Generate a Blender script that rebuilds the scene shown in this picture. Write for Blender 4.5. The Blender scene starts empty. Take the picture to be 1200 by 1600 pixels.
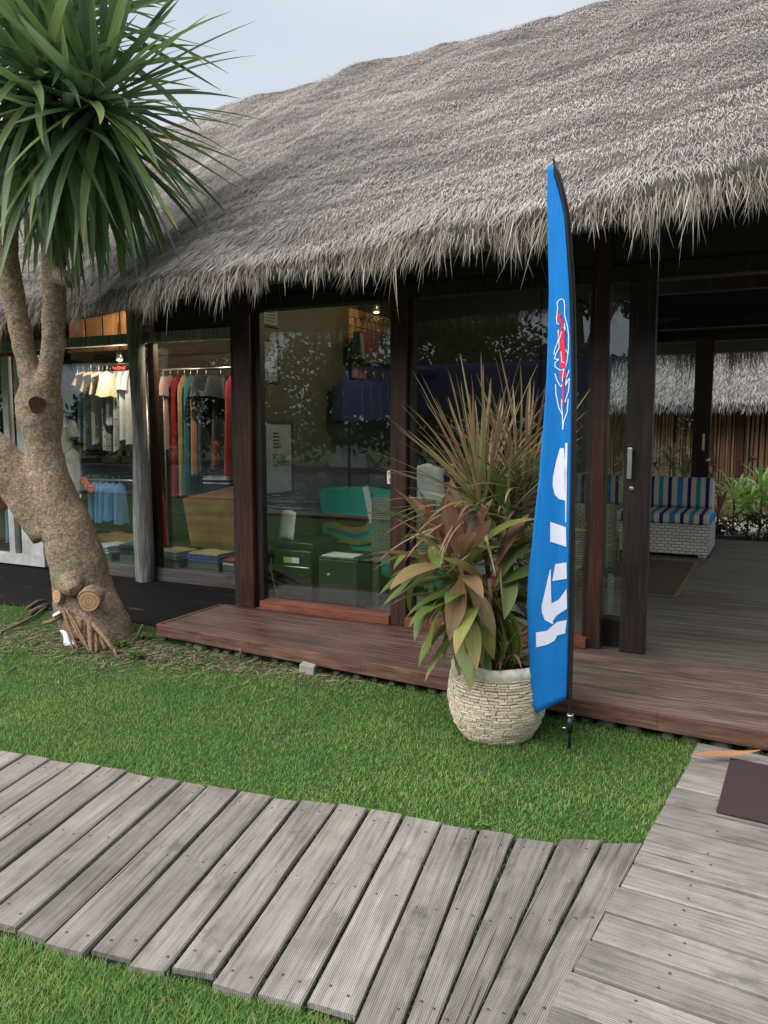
import bpy, bmesh, math, random
import numpy as np
from mathutils import Vector, Matrix, Euler
random.seed(7); rng = np.random.default_rng(11)
PI = math.pi; R = math.radians
sc = bpy.context.scene; COL = sc.collection

# ------------------------------------------------------------------ camera
F = 1240.0; EYE = 1.55; AZ = R(26.4); PITCH = math.atan(134/1240)
cd = bpy.data.cameras.new('camera'); cam = bpy.data.objects.new('camera', cd); COL.objects.link(cam)
cam.location = (0, 0, EYE); cam.rotation_euler = (PI/2-PITCH, 0, AZ)
cd.sensor_fit = 'VERTICAL'; cd.sensor_height = 24.0; cd.lens = 24*F/1600
cd.clip_start = .05; cd.clip_end = 2000
sc.camera = cam
# ------------------------------------------------------------------ sky, sun, exposure
SUN_EL = R(50); SUN_DIR = Vector((-.6*math.cos(SUN_EL), -.8*math.cos(SUN_EL), math.sin(SUN_EL))).normalized()
w = bpy.data.worlds.new('World'); sc.world = w; w.use_nodes = True
nt = w.node_tree; nt.nodes.clear()
def nn(t, typ, **k):
    n = t.nodes.new(typ)
    for a, b in k.items(): setattr(n, a, b)
    return n
sky = nn(nt, 'ShaderNodeTexSky', sky_type='NISHITA', sun_disc=False, sun_elevation=SUN_EL,
         sun_rotation=math.atan2(SUN_DIR.x, SUN_DIR.y), air_density=1.2, dust_density=3.0, ozone_density=1.0)
tc = nn(nt, 'ShaderNodeTexCoord'); mp = nn(nt, 'ShaderNodeMapping'); mp.inputs['Scale'].default_value = (1, 1, 2.5)
nz = nn(nt, 'ShaderNodeTexNoise'); nz.inputs['Scale'].default_value = 1.6; nz.inputs['Detail'].default_value = 5
rp = nn(nt, 'ShaderNodeValToRGB'); rp.color_ramp.elements[0].position = .3; rp.color_ramp.elements[0].color = (5.7, 6.8, 7.9, 1)
rp.color_ramp.elements[1].position = .72; rp.color_ramp.elements[1].color = (8.6, 9.0, 9.4, 1)
mx = nn(nt, 'ShaderNodeMix', data_type='RGBA'); mx.inputs[0].default_value = .82
bg = nn(nt, 'ShaderNodeBackground'); bg.inputs['Strength'].default_value = .075
wo = nn(nt, 'ShaderNodeOutputWorld')
nt.links.new(tc.outputs['Generated'], mp.inputs['Vector']); nt.links.new(mp.outputs[0], nz.inputs['Vector'])
nt.links.new(nz.outputs['Fac'], rp.inputs[0]); nt.links.new(sky.outputs[0], mx.inputs[6]); nt.links.new(rp.outputs[0], mx.inputs[7])
nt.links.new(mx.outputs[2], bg.inputs['Color']); nt.links.new(bg.outputs[0], wo.inputs[0])
sd = bpy.data.lights.new('sun', 'SUN'); sd.energy = 4.0; sd.angle = R(75); sd.color = (1, .975, .945)
so = bpy.data.objects.new('sun', sd); COL.objects.link(so); so.rotation_euler = SUN_DIR.to_track_quat('Z', 'Y').to_euler()
so.location = (-6, -4, 12)
sc.view_settings.view_transform = 'Standard'; sc.view_settings.look = 'None'
sc.view_settings.exposure = 0.52; sc.view_settings.gamma = 1.0; sc.view_settings.use_curve_mapping = False

# ------------------------------------------------------------------ helpers
_fw = np.array([-math.sin(AZ)*math.cos(PITCH), math.cos(AZ)*math.cos(PITCH), -math.sin(PITCH)])
_rt = np.array([math.cos(AZ), math.sin(AZ), 0]); _up = np.cross(_rt, _fw)
def pos(u, v, y):                       # a measured picture point taken to its real place at depth plane y
    d = _fw+_rt*(u-600)/F-_up*(v-800)/F
    return Vector((0, 0, EYE))+Vector(d)*(y/d[1])

def tag(o, label=None, cat=None, group=None, kind=None):
    if label: o['label'] = label
    if cat: o['category'] = cat
    if group: o['group'] = group
    if kind: o['kind'] = kind
    return o
def thing(name, label, cat, loc=(0, 0, 0), rz=0, group=None):
    o = bpy.data.objects.new(name, None); COL.objects.link(o); o.empty_display_size = .1
    o.location = loc; o.rotation_euler = (0, 0, rz)
    return tag(o, label, cat, group)
def place(name, me, parent=None, loc=(0, 0, 0), rot=(0, 0, 0), scale=(1, 1, 1)):
    o = bpy.data.objects.new(name, me); COL.objects.link(o)
    o.parent = parent; o.location = loc; o.rotation_euler = rot; o.scale = scale
    return o
def copy_tree(o, parent=None):
    c = o.copy(); COL.objects.link(c); c.parent = parent
    for ch in o.children: copy_tree(ch, c)
    return c
def fast_mesh(name, V, T, mats, smooth=False):
    me = bpy.data.meshes.new(name); V = np.asarray(V, np.float32); T = np.asarray(T, np.int32)
    me.vertices.add(len(V)); me.vertices.foreach_set('co', V.ravel())
    k = T.shape[1]; me.loops.add(T.size); me.loops.foreach_set('vertex_index', T.ravel())
    me.polygons.add(len(T)); me.polygons.foreach_set('loop_start', np.arange(0, T.size, k, dtype=np.int32))
    if smooth: me.polygons.foreach_set('use_smooth', np.ones(len(T), bool))
    me.update(calc_edges=True)
    for m in (mats if isinstance(mats, (list, tuple)) else [mats]): me.materials.append(m)
    return me
class MB:
    def __init__(s): s.v = []; s.f = []; s.m = []; s.sm = []
    def add(s, vs, fs, mi=0, sm=False):
        n = len(s.v); s.v += [tuple(p) for p in vs]
        for f in fs: s.f.append(tuple(i+n for i in f)); s.m.append(mi); s.sm.append(sm)
        return s
    def box(s, c, d, rz=0, rot=None, mi=0):
        M = rot.to_matrix() if rot else Matrix.Rotation(rz, 3, 'Z')
        vs = [Vector(c)+M @ Vector((x*d[0]/2, y*d[1]/2, z*d[2]/2)) for x in (-1, 1) for y in (-1, 1) for z in (-1, 1)]
        return s.add(vs, [(0, 1, 3, 2), (4, 6, 7, 5), (0, 4, 5, 1), (2, 3, 7, 6), (0, 2, 6, 4), (1, 5, 7, 3)], mi)
    def span(s, a, b, mi=0):
        a = Vector(a); b = Vector(b)
        return s.box((a+b)/2, [abs(q) for q in (b-a)], mi=mi)
    def bar(s, a, b, wd, th, mi=0, upv=(0, 0, 1)):
        a = Vector(a); b = Vector(b); x = (b-a); L = x.length; x.normalize()
        y = Vector(upv).cross(x)
        if y.length < 1e-4: y = Vector((0, 1, 0))
        y.normalize(); z = x.cross(y)
        vs = [(a+b)/2+x*(i*L/2)+y*(j*wd/2)+z*(k*th/2) for i in (-1, 1) for j in (-1, 1) for k in (-1, 1)]
        return s.add(vs, [(0, 1, 3, 2), (4, 6, 7, 5), (0, 4, 5, 1), (2, 3, 7, 6), (0, 2, 6, 4), (1, 5, 7, 3)], mi)
    def tube(s, pts, rad, seg=8, mi=0, cap=True, sm=True, wob=0):
        pts = [Vector(p) for p in pts]; n = len(pts)
        if not hasattr(rad, '__len__'): rad = [rad]*n
        t0 = (pts[1]-pts[0]).normalized(); nx = t0.orthogonal().normalized(); vs = []
        for i, p in enumerate(pts):
            t = (pts[min(i+1, n-1)]-pts[max(i-1, 0)]).normalized()
            nx = (nx-t*nx.dot(t)).normalized(); ny = t.cross(nx)
            for k in range(seg):
                a = 2*PI*k/seg; r = rad[i]*(1+(random.uniform(-wob, wob) if wob else 0))
                vs.append(p+nx*math.cos(a)*r+ny*math.sin(a)*r)
        fs = [(i*seg+k, i*seg+(k+1) % seg, (i+1)*seg+(k+1) % seg, (i+1)*seg+k) for i in range(n-1) for k in range(seg)]
        s.add(vs, fs, mi, sm)
        if cap:
            m = len(s.v)-len(vs)
            s.f += [tuple(m+k for k in range(seg))[::-1], tuple(m+(n-1)*seg+k for k in range(seg))]; s.m += [mi, mi]; s.sm += [False, False]
        return s
    def lathe(s, prof, c=(0, 0, 0), seg=24, mi=0, sm=True, cap=False):
        vs = [(c[0]+r*math.cos(2*PI*k/seg), c[1]+r*math.sin(2*PI*k/seg), c[2]+z) for r, z in prof for k in range(seg)]
        fs = [(i*seg+k, i*seg+(k+1) % seg, (i+1)*seg+(k+1) % seg, (i+1)*seg+k) for i in range(len(prof)-1) for k in range(seg)]
        s.add(vs, fs, mi, sm)
        if cap:
            m = len(s.v)-len(vs); L = len(prof)-1
            s.f += [tuple(m+k for k in range(seg))[::-1], tuple(m+L*seg+k for k in range(seg))]; s.m += [mi]*2; s.sm += [False]*2
        return s
    def prism(s, poly, z0, z1, mi=0):
        n = len(poly); vs = [(x, y, z0) for x, y in poly]+[(x, y, z1) for x, y in poly]
        fs = [tuple(range(n))[::-1], tuple(range(n, 2*n))]+[(i, (i+1) % n, n+(i+1) % n, n+i) for i in range(n)]
        return s.add(vs, fs, mi)
    def grid(s, fn, nu, nv, mi=0, sm=True):
        vs = [fn(i/nu, j/nv) for i in range(nu+1) for j in range(nv+1)]
        fs = [(i*(nv+1)+j, (i+1)*(nv+1)+j, (i+1)*(nv+1)+j+1, i*(nv+1)+j+1) for i in range(nu) for j in range(nv)]
        return s.add(vs, fs, mi, sm)
    def mesh(s, name, mats, off=None):
        me = bpy.data.meshes.new(name)
        v = s.v if off is None else [(a[0]-off[0], a[1]-off[1], a[2]-off[2]) for a in s.v]
        me.from_pydata([tuple(q) for q in v], [], s.f)
        for m in (mats if isinstance(mats, (list, tuple)) else [mats]): me.materials.append(m)
        me.polygons.foreach_set('material_index', s.m); me.polygons.foreach_set('use_smooth', s.sm); me.update()
        return me
    # world=True: the numbers are world coordinates and the parent chain is unrotated
    def build(s, name, mats, parent=None, world=False, bevel=0, loc=(0, 0, 0), fix=False):
        off = None
        if world and parent:
            q = parent; off = Vector((0, 0, 0))
            while q: off = off+Vector(q.location); q = q.parent
        me = s.mesh(name, mats, off)
        if fix:
            b = bmesh.new(); b.from_mesh(me); bmesh.ops.recalc_face_normals(b, faces=b.faces); b.to_mesh(me); b.free()
        o = place(name, me, parent, loc)
        if bevel:
            md = o.modifiers.new('bevel', 'BEVEL'); md.width = bevel; md.segments = 2; md.limit_method = 'ANGLE'
        return o
def text_mesh(body, size, extrude=.0008):
    cu = bpy.data.curves.new('lettering', 'FONT'); cu.body = body; cu.size = size; cu.extrude = extrude; cu.resolution_u = 2
    t = bpy.data.objects.new('lettering', cu); COL.objects.link(t)
    dg = bpy.context.evaluated_depsgraph_get(); me = bpy.data.meshes.new_from_object(t.evaluated_get(dg))
    bpy.data.objects.remove(t); return me

def blades(name, mats, base, d, side, length, width, bend):
    n = len(base); L = length[:, None]; W = width[:, None]
    m = base+d*L*.55+bend*L*.3; t = base+d*L+bend*L
    V = np.stack([base-side*W/2, base+side*W/2, m-side*W*.42, m+side*W*.42, t], 1).reshape(-1, 3)
    i = (np.arange(n)*5)[:, None]
    T = np.concatenate([i+np.array([[0, 1, 3]]), i+np.array([[0, 3, 2]]), i+np.array([[2, 3, 4]])], 0)
    return fast_mesh(name, V, T, mats)
def unit(a): return a/np.maximum(np.linalg.norm(a, axis=1, keepdims=True), 1e-9)
_ks = rng.normal(size=(10, 2)); _ph = rng.uniform(0, 6.28, 10)
def noise2(x, y, s):
    r = 0
    for k in range(10): r = r+np.sin((x*_ks[k, 0]+y*_ks[k, 1])*s*(1+.25*k)+_ph[k])
    return r/4.5
def inpoly(x, y, poly):
    r = np.zeros(len(x), bool); n = len(poly)
    for i in range(n):
        x0, y0 = poly[i]; x1, y1 = poly[(i+1) % n]
        c = ((y0 > y) != (y1 > y)) & (x < (x1-x0)*(y-y0)/((y1-y0) or 1e-9)+x0); r ^= c
    return r

# ------------------------------------------------------------------ materials
MATS = {}
class NT:
    def __init__(s, name):
        s.m = bpy.data.materials.new(name); s.m.use_nodes = True; s.t = s.m.node_tree; s.t.nodes.clear()
        s.out = s.n('ShaderNodeOutputMaterial'); s.b = s.n('ShaderNodeBsdfPrincipled'); s.l(s.b.outputs[0], s.out.inputs[0]); MATS[name] = s.m
    def n(s, typ, **k): return nn(s.t, typ, **k)
    def l(s, a, b): s.t.links.new(a, b)
    def coord(s, kind='Object', scale=(1, 1, 1), off=None):
        c = s.n('ShaderNodeTexCoord'); m = s.n('ShaderNodeMapping'); m.inputs['Scale'].default_value = scale
        s.l(c.outputs[kind], m.inputs['Vector'])
        if off is not None:
            a = s.n('ShaderNodeVectorMath', operation='ADD'); s.l(m.outputs[0], a.inputs[0]); s.l(off, a.inputs[1]); return a.outputs[0]
        return m.outputs[0]
    def rand(s, k=37.0):
        o = s.n('ShaderNodeObjectInfo'); q = s.n('ShaderNodeMath', operation='MULTIPLY'); q.inputs[1].default_value = k
        s.l(o.outputs['Random'], q.inputs[0]); return q.outputs[0]
    def noise(s, vec, scale, detail=4, rough=.6):
        x = s.n('ShaderNodeTexNoise'); x.inputs['Scale'].default_value = scale; x.inputs['Detail'].default_value = detail; x.inputs['Roughness'].default_value = rough
        s.l(vec, x.inputs['Vector']); return x.outputs['Fac']
    def ramp(s, fac, stops, interp='LINEAR'):
        r = s.n('ShaderNodeValToRGB'); cr = r.color_ramp; cr.interpolation = interp
        while len(cr.elements) < len(stops): cr.elements.new(.5)
        for e, (p, c) in zip(cr.elements, stops): e.position = p; e.color = (*c, 1) if len(c) == 3 else c
        s.l(fac, r.inputs[0]); return r.outputs[0]
    def mix(s, a, b, f, typ='MIX'):
        x = s.n('ShaderNodeMix', data_type='RGBA', blend_type=typ)
        for v, i in ((f, 0), (a, 6), (b, 7)):
            if hasattr(v, 'links'): s.l(v, x.inputs[i])
            elif isinstance(v, tuple): x.inputs[i].default_value = (*v, 1)
            else: x.inputs[i].default_value = v
        return x.outputs[2]
    def math(s, op, a, b=None, c=None):
        x = s.n('ShaderNodeMath', operation=op)
        for i, v in enumerate((a, b, c)):
            if v is None: continue
            if hasattr(v, 'links'): s.l(v, x.inputs[i])
            else: x.inputs[i].default_value = v
        return x.outputs[0]
    def bump(s, h, strength=.4, dist=.01):
        b = s.n('ShaderNodeBump'); b.inputs['Strength'].default_value = strength; b.inputs['Distance'].default_value = dist
        s.l(h, b.inputs['Height']); s.l(b.outputs[0], s.b.inputs['Normal'])
    def fin(s, col=None, rough=.6, spec=.3, metal=0):
        if col is not None:
            if hasattr(col, 'links'): s.l(col, s.b.inputs['Base Color'])
            else: s.b.inputs['Base Color'].default_value = (*col, 1)
        if hasattr(rough, 'links'): s.l(rough, s.b.inputs['Roughness'])
        else: s.b.inputs['Roughness'].default_value = rough
        s.b.inputs['Specular IOR Level'].default_value = spec; s.b.inputs['Metallic'].default_value = metal
        return s.m
    def translucent(s, col, f):
        t = s.n('ShaderNodeBsdfTranslucent'); s.l(col, t.inputs[0]); m = s.n('ShaderNodeMixShader'); m.inputs[0].default_value = f
        s.l(s.b.outputs[0], m.inputs[1]); s.l(t.outputs[0], m.inputs[2]); s.l(m.outputs[0], s.out.inputs[0])

def plain(name, col, rough=.6, spec=.3, metal=0, var=.12, scale=14, bump=0):
    m = NT(name); f = m.noise(m.coord(off=None), scale, 4)
    c = m.ramp(f, [(.3, tuple(x*(1-var) for x in col)), (.7, tuple(min(1, x*(1+var)) for x in col))])
    if bump: m.bump(f, bump, .004)
    return m.fin(c, rough, spec, metal)
def wood(name, stops, axis=0, fine=60, rough=.65, bump=.35, groove=None, spec=.25, tone=.25, stain=False):
    m = NT(name); sca = [fine]*3; sca[axis] = fine*.055
    v = m.coord('Object', tuple(sca), m.rand(53)); f = m.noise(v, 1, 6, .65)
    v2 = m.coord('Object', (2.5, 2.5, 2.5), m.rand(91)); f2 = m.noise(v2, 1.2, 4)
    c = m.ramp(f, stops); dark = m.ramp(f2, [(.35, (.62, .6, .58)), (.65, (1.08, 1.06, 1.04))])
    c = m.mix(c, dark, .8, 'MULTIPLY')
    r = m.n('ShaderNodeObjectInfo').outputs['Random']; tn = m.ramp(r, [(0, (1-tone,)*3), (1, (1+tone,)*3)])
    c = m.mix(c, tn, 1.0, 'MULTIPLY'); h = f
    if stain:
        s3 = m.noise(m.coord('Object', (5, 9, 9), m.rand(17)), 1.0, 5, .7); c = m.mix(c, (.05, .05, .042), m.ramp(s3, [(.56, (0,)*3), (.72, (.55,)*3)]))
        s4 = m.noise(m.coord('Object', (1.1, 75, 75), m.rand(71)), 1.0, 2, .5); c = m.mix(c, (.02, .018, .015), m.ramp(s4, [(.70, (0,)*3), (.735, (.85,)*3)]))
    if groove:
        wv = m.n('ShaderNodeTexWave', wave_type='BANDS', bands_direction='Y', wave_profile='SIN'); wv.inputs['Scale'].default_value = groove
        wv.inputs['Distortion'].default_value = 1.2; wv.inputs['Detail'].default_value = 2; wv.inputs['Detail Scale'].default_value = .4
        m.l(m.coord('Object', (.12, 1, 1), m.rand(5)), wv.inputs['Vector'])
        g = m.ramp(wv.outputs['Fac'], [(.0, (.5,)*3), (.45, (1, 1, 1))]); c = m.mix(c, g, .45, 'MULTIPLY')
        h = m.math('ADD', f, m.math('MULTIPLY', wv.outputs['Fac'], 1.2))
    m.bump(h, bump, .006)
    return m.fin(c, rough, spec)

m_plank = wood('weathered_plank', [(.25, (.13, .122, .115)), (.5, (.285, .258, .235)), (.8, (.42, .385, .35))], stain=True, groove=52, bump=.5, tone=.15)
m_planknew = wood('newer_plank', [(.25, (.17, .148, .13)), (.5, (.325, .29, .265)), (.8, (.44, .40, .37))], groove=52, bump=.45, tone=.08)
m_gapshade = plain('plank_gap_shade', (.008, .007, .005), .95, var=.5, scale=40)  # near-black colour that paints the shade between planks
m_walk = wood('pale_walkway_plank', [(.28, (.16, .144, .128)), (.5, (.31, .285, .258)), (.8, (.42, .392, .36))], stain=True, fine=85, groove=52, bump=.5, tone=.16)
m_deck = wood('worn_red_deck', [(.28, (.036, .018, .013)), (.5, (.092, .045, .033)), (.66, (.145, .088, .07)), (.85, (.28, .22, .19))], fine=45, rough=.5, spec=.4, tone=.2)
m_deckworn = wood('greyed_deck', [(.28, (.07, .045, .036)), (.5, (.17, .118, .097)), (.66, (.27, .215, .185)), (.85, (.42, .37, .335))], fine=45, rough=.5, spec=.4, tone=.15)
m_floor = wood('dark_floorboard', [(.3, (.07, .058, .05)), (.55, (.155, .132, .116)), (.85, (.26, .23, .205))], fine=45, rough=.36, spec=.5, tone=.2)
m_fascia = wood('red_fascia', [(.28, (.05, .026, .02)), (.55, (.15, .078, .058)), (.85, (.27, .17, .13))], fine=50, tone=.1)
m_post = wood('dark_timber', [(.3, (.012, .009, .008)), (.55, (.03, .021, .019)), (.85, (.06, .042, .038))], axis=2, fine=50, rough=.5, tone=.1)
m_redpost = wood('red_brown_timber', [(.3, (.02, .01, .008)), (.55, (.055, .024, .018)), (.85, (.11, .05, .038))], axis=2, fine=50, rough=.5, tone=.1)
m_sill = wood('red_sill', [(.28, (.09, .03, .02)), (.55, (.22, .075, .045)), (.85, (.34, .15, .10))], fine=50, tone=.1)
m_log = wood('grey_log', [(.3, (.05, .05, .048)), (.48, (.25, .25, .245)), (.75, (.50, .505, .50))], axis=2, fine=55, bump=.9, tone=.05)
m_board = wood('grey_wall_board', [(.3, (.045, .04, .035)), (.55, (.10, .09, .08)), (.85, (.17, .155, .14))], fine=40, tone=.2)
m_tan = wood('tan_counter_wood', [(.3, (.20, .095, .038)), (.55, (.36, .19, .085)), (.85, (.48, .28, .14))], fine=18, tone=.08)
m_white = wood('white_paint', [(.2, (.42, .42, .42)), (.5, (.6, .6, .6)), (.85, (.72, .72, .72))], axis=2, fine=25, tone=.05, bump=.15)
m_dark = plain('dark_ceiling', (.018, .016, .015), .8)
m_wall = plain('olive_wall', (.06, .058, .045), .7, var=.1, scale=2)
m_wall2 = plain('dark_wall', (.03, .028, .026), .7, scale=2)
m_black = plain('black_plastic', (.012, .012, .013), .35, .5)
m_blackmat = plain('black_sleeve', (.008, .008, .010), .6, .3)
m_steel = plain('brushed_steel', (.6, .6, .6), .35, .5, 1)
m_paper = plain('paper', (.72, .73, .72), .7, var=.04)
m_ink = plain('ink', (.02, .02, .02), .6)
m_conc = plain('concrete', (.30, .295, .28), .85, var=.3, scale=9, bump=.5)
m_stone = plain('masonry_stone', (.10, .095, .075), .9, var=.4, scale=12, bump=.7)
def mat_leaf(name, a, b, tip, f=.3, rough=.42, base=None, vein=0):
    m = NT(name); r = m.n('ShaderNodeObjectInfo').outputs['Random']
    c = m.mix(a, b, r); g = m.n('ShaderNodeTexCoord'); sx = m.n('ShaderNodeSeparateXYZ'); m.l(g.outputs['Generated'], sx.inputs[0])
    st = m.noise(m.coord('Object', (3, 90, 3), m.rand(9)), 1, 3); c = m.mix(c, m.ramp(st, [(.3, (.72,)*3), (.7, (1.25,)*3)]), .8, 'MULTIPLY')
    if base: c = m.mix(base, c, m.ramp(sx.outputs[0], [(0, (0,)*3), (.38, (1,)*3)]))
    # some leaves have dry ends
    tf = m.math('MULTIPLY', m.ramp(sx.outputs[0], [(.84, (0,)*3), (1, (1,)*3)]), m.ramp(r, [(.5, (0,)*3), (.85, (1,)*3)]))
    c = m.mix(c, tip, tf); m.fin(c, rough, .4); m.translucent(c, f); return m.m
m_yucca = mat_leaf('yucca_leaf', (.09, .155, .085), (.21, .30, .10), (.42, .24, .06), .34, .36)
m_drac = mat_leaf('dracaena_leaf', (.23, .115, .08), (.25, .25, .10), (.42, .27, .19), .3, base=(.18, .23, .07))
m_cord = mat_leaf('cordyline_leaf', (.24, .095, .08), (.24, .22, .08), (.34, .14, .07), .32, base=(.26, .14, .06))
m_cordg = mat_leaf('cordyline_green_leaf', (.10, .16, .04), (.30, .31, .09), (.36, .17, .07), .34, base=(.14, .13, .05))
m_cordr = mat_leaf('cordyline_red_leaf', (.30, .115, .10), (.24, .12, .08), (.2, .06, .03), .3)
m_bgleaf = mat_leaf('garden_leaf', (.17, .32, .06), (.34, .52, .12), (.25, .25, .06), .35)
m_yelleaf = mat_leaf('yellow_leaf', (.20, .13, .03), (.12, .10, .05), (.3, .2, .05), .3)
m_dry = mat_leaf('dry_leaf', (.42, .2, .09), (.5, .27, .14), (.55, .42, .28), .15, .6)
def mat_island(name, stops, f=0., rough=.7, patch=None, pscale=1.2, spec=.2, pv=(1, 1, 1)):
    m = NT(name); g = m.n('ShaderNodeNewGeometry'); c = m.ramp(g.outputs['Random Per Island'], stops)
    if patch:
        v = m.coord('Object', pv); n1 = m.noise(v, pscale, 5, .65); c = m.mix(c, m.ramp(n1, [(.34, patch[0]), (.66, patch[1])]), 1.0, 'MULTIPLY')
    m.fin(c, rough, spec)
    if f: m.translucent(c, f)
    return m.m
m_grass = mat_island('grass_blade', [(0, (.075, .165, .045)), (.45, (.12, .262, .068)), (.8, (.17, .325, .09)), (.90, (.24, .32, .10)), (.96, (.32, .31, .14)), (1, (.40, .34, .20))], .3, .5, ((.72, .82, .66), (1.42, 1.22, 1.1)), 1.2)
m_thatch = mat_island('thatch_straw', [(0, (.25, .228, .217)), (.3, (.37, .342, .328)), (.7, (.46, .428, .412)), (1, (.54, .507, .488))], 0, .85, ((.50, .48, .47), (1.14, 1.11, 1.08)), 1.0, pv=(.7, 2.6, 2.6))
m_fringe = mat_island('thatch_fringe_straw', [(0, (.07, .055, .045)), (.35, (.18, .15, .125)), (.75, (.32, .275, .235)), (1, (.50, .45, .395))], .12, .8)  # browner straw, also darkened to carry the eave shadow in its colour
m_hutthatch = mat_island('hut_thatch_straw', [(0, (.06, .052, .05)), (.5, (.16, .145, .14)), (1, (.3, .28, .27))], 0, .8)
m_twig = mat_island('dry_litter', [(0, (.06, .045, .03)), (.5, (.17, .13, .085)), (1, (.32, .26, .18))], 0, .8)
m_moss = mat_island('joint_moss', [(0, (.012, .016, .007)), (.6, (.035, .05, .018)), (1, (.09, .11, .04))], .2, .6)
m_weed = mat_island('weed_leaf', [(0, (.04, .09, .02)), (.6, (.09, .17, .04)), (1, (.2, .3, .07))], .3, .5)
m_treeleaf = mat_island('tree_leaf', [(0, (.02, .04, .012)), (.5, (.045, .085, .022)), (1, (.09, .15, .04))], .3, .5)
m_yucca2 = mat_island('yucca_crown_leaf', [(0, (.07, .13, .07)), (.5, (.13, .21, .09)), (.9, (.21, .30, .10)), (1, (.34, .26, .09))], .34, .38, spec=.4)
m_flower = mat_island('white_petal', [(0, (.6, .6, .56)), (1, (.8, .8, .78))], .3, .6)
def mat_thatchbody():
    m = NT('thatch_body'); v = m.coord('Object', (60, 18, 18)); f = m.noise(v, 1.5, 6, .75)
    n1 = m.noise(m.coord('Object', (.7, 2.6, 2.6)), 1.0, 5, .65)
    c = m.ramp(f, [(.3, (.12, .108, .10)), (.55, (.28, .255, .24)), (.8, (.42, .39, .37))])
    c = m.mix(c, m.ramp(n1, [(.34, (.50, .48, .47)), (.66, (1.14, 1.11, 1.08))]), 1., 'MULTIPLY'); m.bump(f, 1., .03); return m.fin(c, .9, .1)
m_thbody = mat_thatchbody()
def mat_bark(name, stops, s=1):
    m = NT(name); v = m.coord('Object', (1, 1, .8)); f = m.noise(v, 48*s, 7, .8); f2 = m.noise(v, 3.2, 4); vo = m.n('ShaderNodeTexVoronoi'); vo.inputs['Scale'].default_value = 46*s
    m.l(m.coord('Object', (.8, .8, 1.5)), vo.inputs['Vector'])
    c = m.ramp(f, stops); c = m.mix(c, m.ramp(vo.outputs['Distance'], [(.1, (1.15,)*3), (.6, (.72,)*3)]), .7, 'MULTIPLY')
    c = m.mix(c, m.ramp(f2, [(.35, (.72, .75, .68)), (.65, (1.15, 1.1, 1.08))]), 1., 'MULTIPLY')
    m.bump(m.math('ADD', f, m.math('MULTIPLY', vo.outputs['Distance'], -.5)), .65, .014); return m.fin(c, .9, .15)
m_bark = mat_bark('yucca_bark', [(.30, (.085, .062, .045)), (.46, (.29, .218, .16)), (.60, (.46, .37, .285)), (.74, (.70, .62, .51))])
m_root = mat_bark('aerial_root_bark', [(.25, (.10, .07, .045)), (.5, (.24, .165, .105)), (.85, (.40, .29, .19))])
m_stick = mat_bark('stick_bark', [(.25, (.10, .08, .06)), (.5, (.22, .18, .14)), (.85, (.36, .31, .25))])
def mat_cut():
    m = NT('cut_wood'); v = m.coord('Object'); wv = m.n('ShaderNodeTexWave', wave_type='RINGS', rings_direction='Z'); wv.inputs['Scale'].default_value = 13; wv.inputs['Distortion'].default_value = 1.2
    m.l(v, wv.inputs[0]); n = m.noise(v, 22, 3)
    c = m.ramp(wv.outputs['Fac'], [(0, (.40, .235, .125)), (1, (.56, .37, .22))]); c = m.mix(c, m.ramp(n, [(.3, (.75, .7, .62)), (.7, (1.1,)*3)]), 1., 'MULTIPLY'); return m.fin(c, .8, .15)
m_cut = mat_cut()
def mat_ground():
    m = NT('soil_ground'); v = m.coord('Object'); f = m.noise(v, 26, 6, .7); p = m.noise(v, 1.7, 4)
    c = m.ramp(f, [(.3, (.022, .016, .011)), (.55, (.065, .05, .033)), (.8, (.13, .105, .07))])
    gr = m.ramp(f, [(.3, (.025, .06, .014)), (.8, (.06, .125, .03))]); c = m.mix(c, gr, m.ramp(p, [(.27, (0,)*3), (.45, (.9,)*3)])); m.bump(f, .7, .03); return m.fin(c, .95, .1)
m_ground = mat_ground()
def mat_paving():
    m = NT('dark_paving'); v = m.coord('Object'); f = m.noise(v, 40, 5, .7); p = m.noise(m.coord('Object', (.8, 2.6, 1)), 1.5, 4, .6)
    c = m.ramp(f, [(.3, (.007, .0065, .0065)), (.7, (.02, .018, .018))]); c = m.mix(c, (.10, .094, .088), m.ramp(p, [(.62, (0,)*3), (.69, (.6,)*3)])); m.bump(f, .5, .01); return m.fin(c, .9, .1)
m_paving = mat_paving()
m_gravel = plain('pale_gravel', (.40, .36, .32), .9, var=.25, scale=60, bump=.5)
def mat_glass():
    m = NT('window_glass'); lw = m.n('ShaderNodeLayerWeight'); lw.inputs[0].default_value = .5
    p = m.math('POWER', lw.outputs['Facing'], 4.0); f = m.math('MULTIPLY_ADD', p, .8, .075)
    n = m.noise(m.coord('Object'), .9, 1); b = m.n('ShaderNodeBump'); b.inputs['Strength'].default_value = .02; b.inputs['Distance'].default_value = .02; m.l(n, b.inputs['Height'])
    g = m.n('ShaderNodeBsdfGlossy'); g.inputs['Roughness'].default_value = .0; g.inputs[0].default_value = (.95, .97, 1, 1); m.l(b.outputs[0], g.inputs['Normal'])
    t = m.n('ShaderNodeBsdfTransparent'); t.inputs[0].default_value = (.90, .945, .925, 1); x = m.n('ShaderNodeMixShader')
    m.l(f, x.inputs[0]); m.l(t.outputs[0], x.inputs[1]); m.l(g.outputs[0], x.inputs[2]); m.l(x.outputs[0], m.out.inputs[0]); return m.m
m_glass = mat_glass()
def mat_water():
    m = NT('pool_water'); v = m.coord('Object', (1, 1.6, 1)); f = m.noise(v, 1.6, 3, .5); m.bump(f, .8, .12)
    m.b.inputs['IOR'].default_value = 1.33; return m.fin((.025, .075, .085), .04, .5)
m_water = mat_water()
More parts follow.
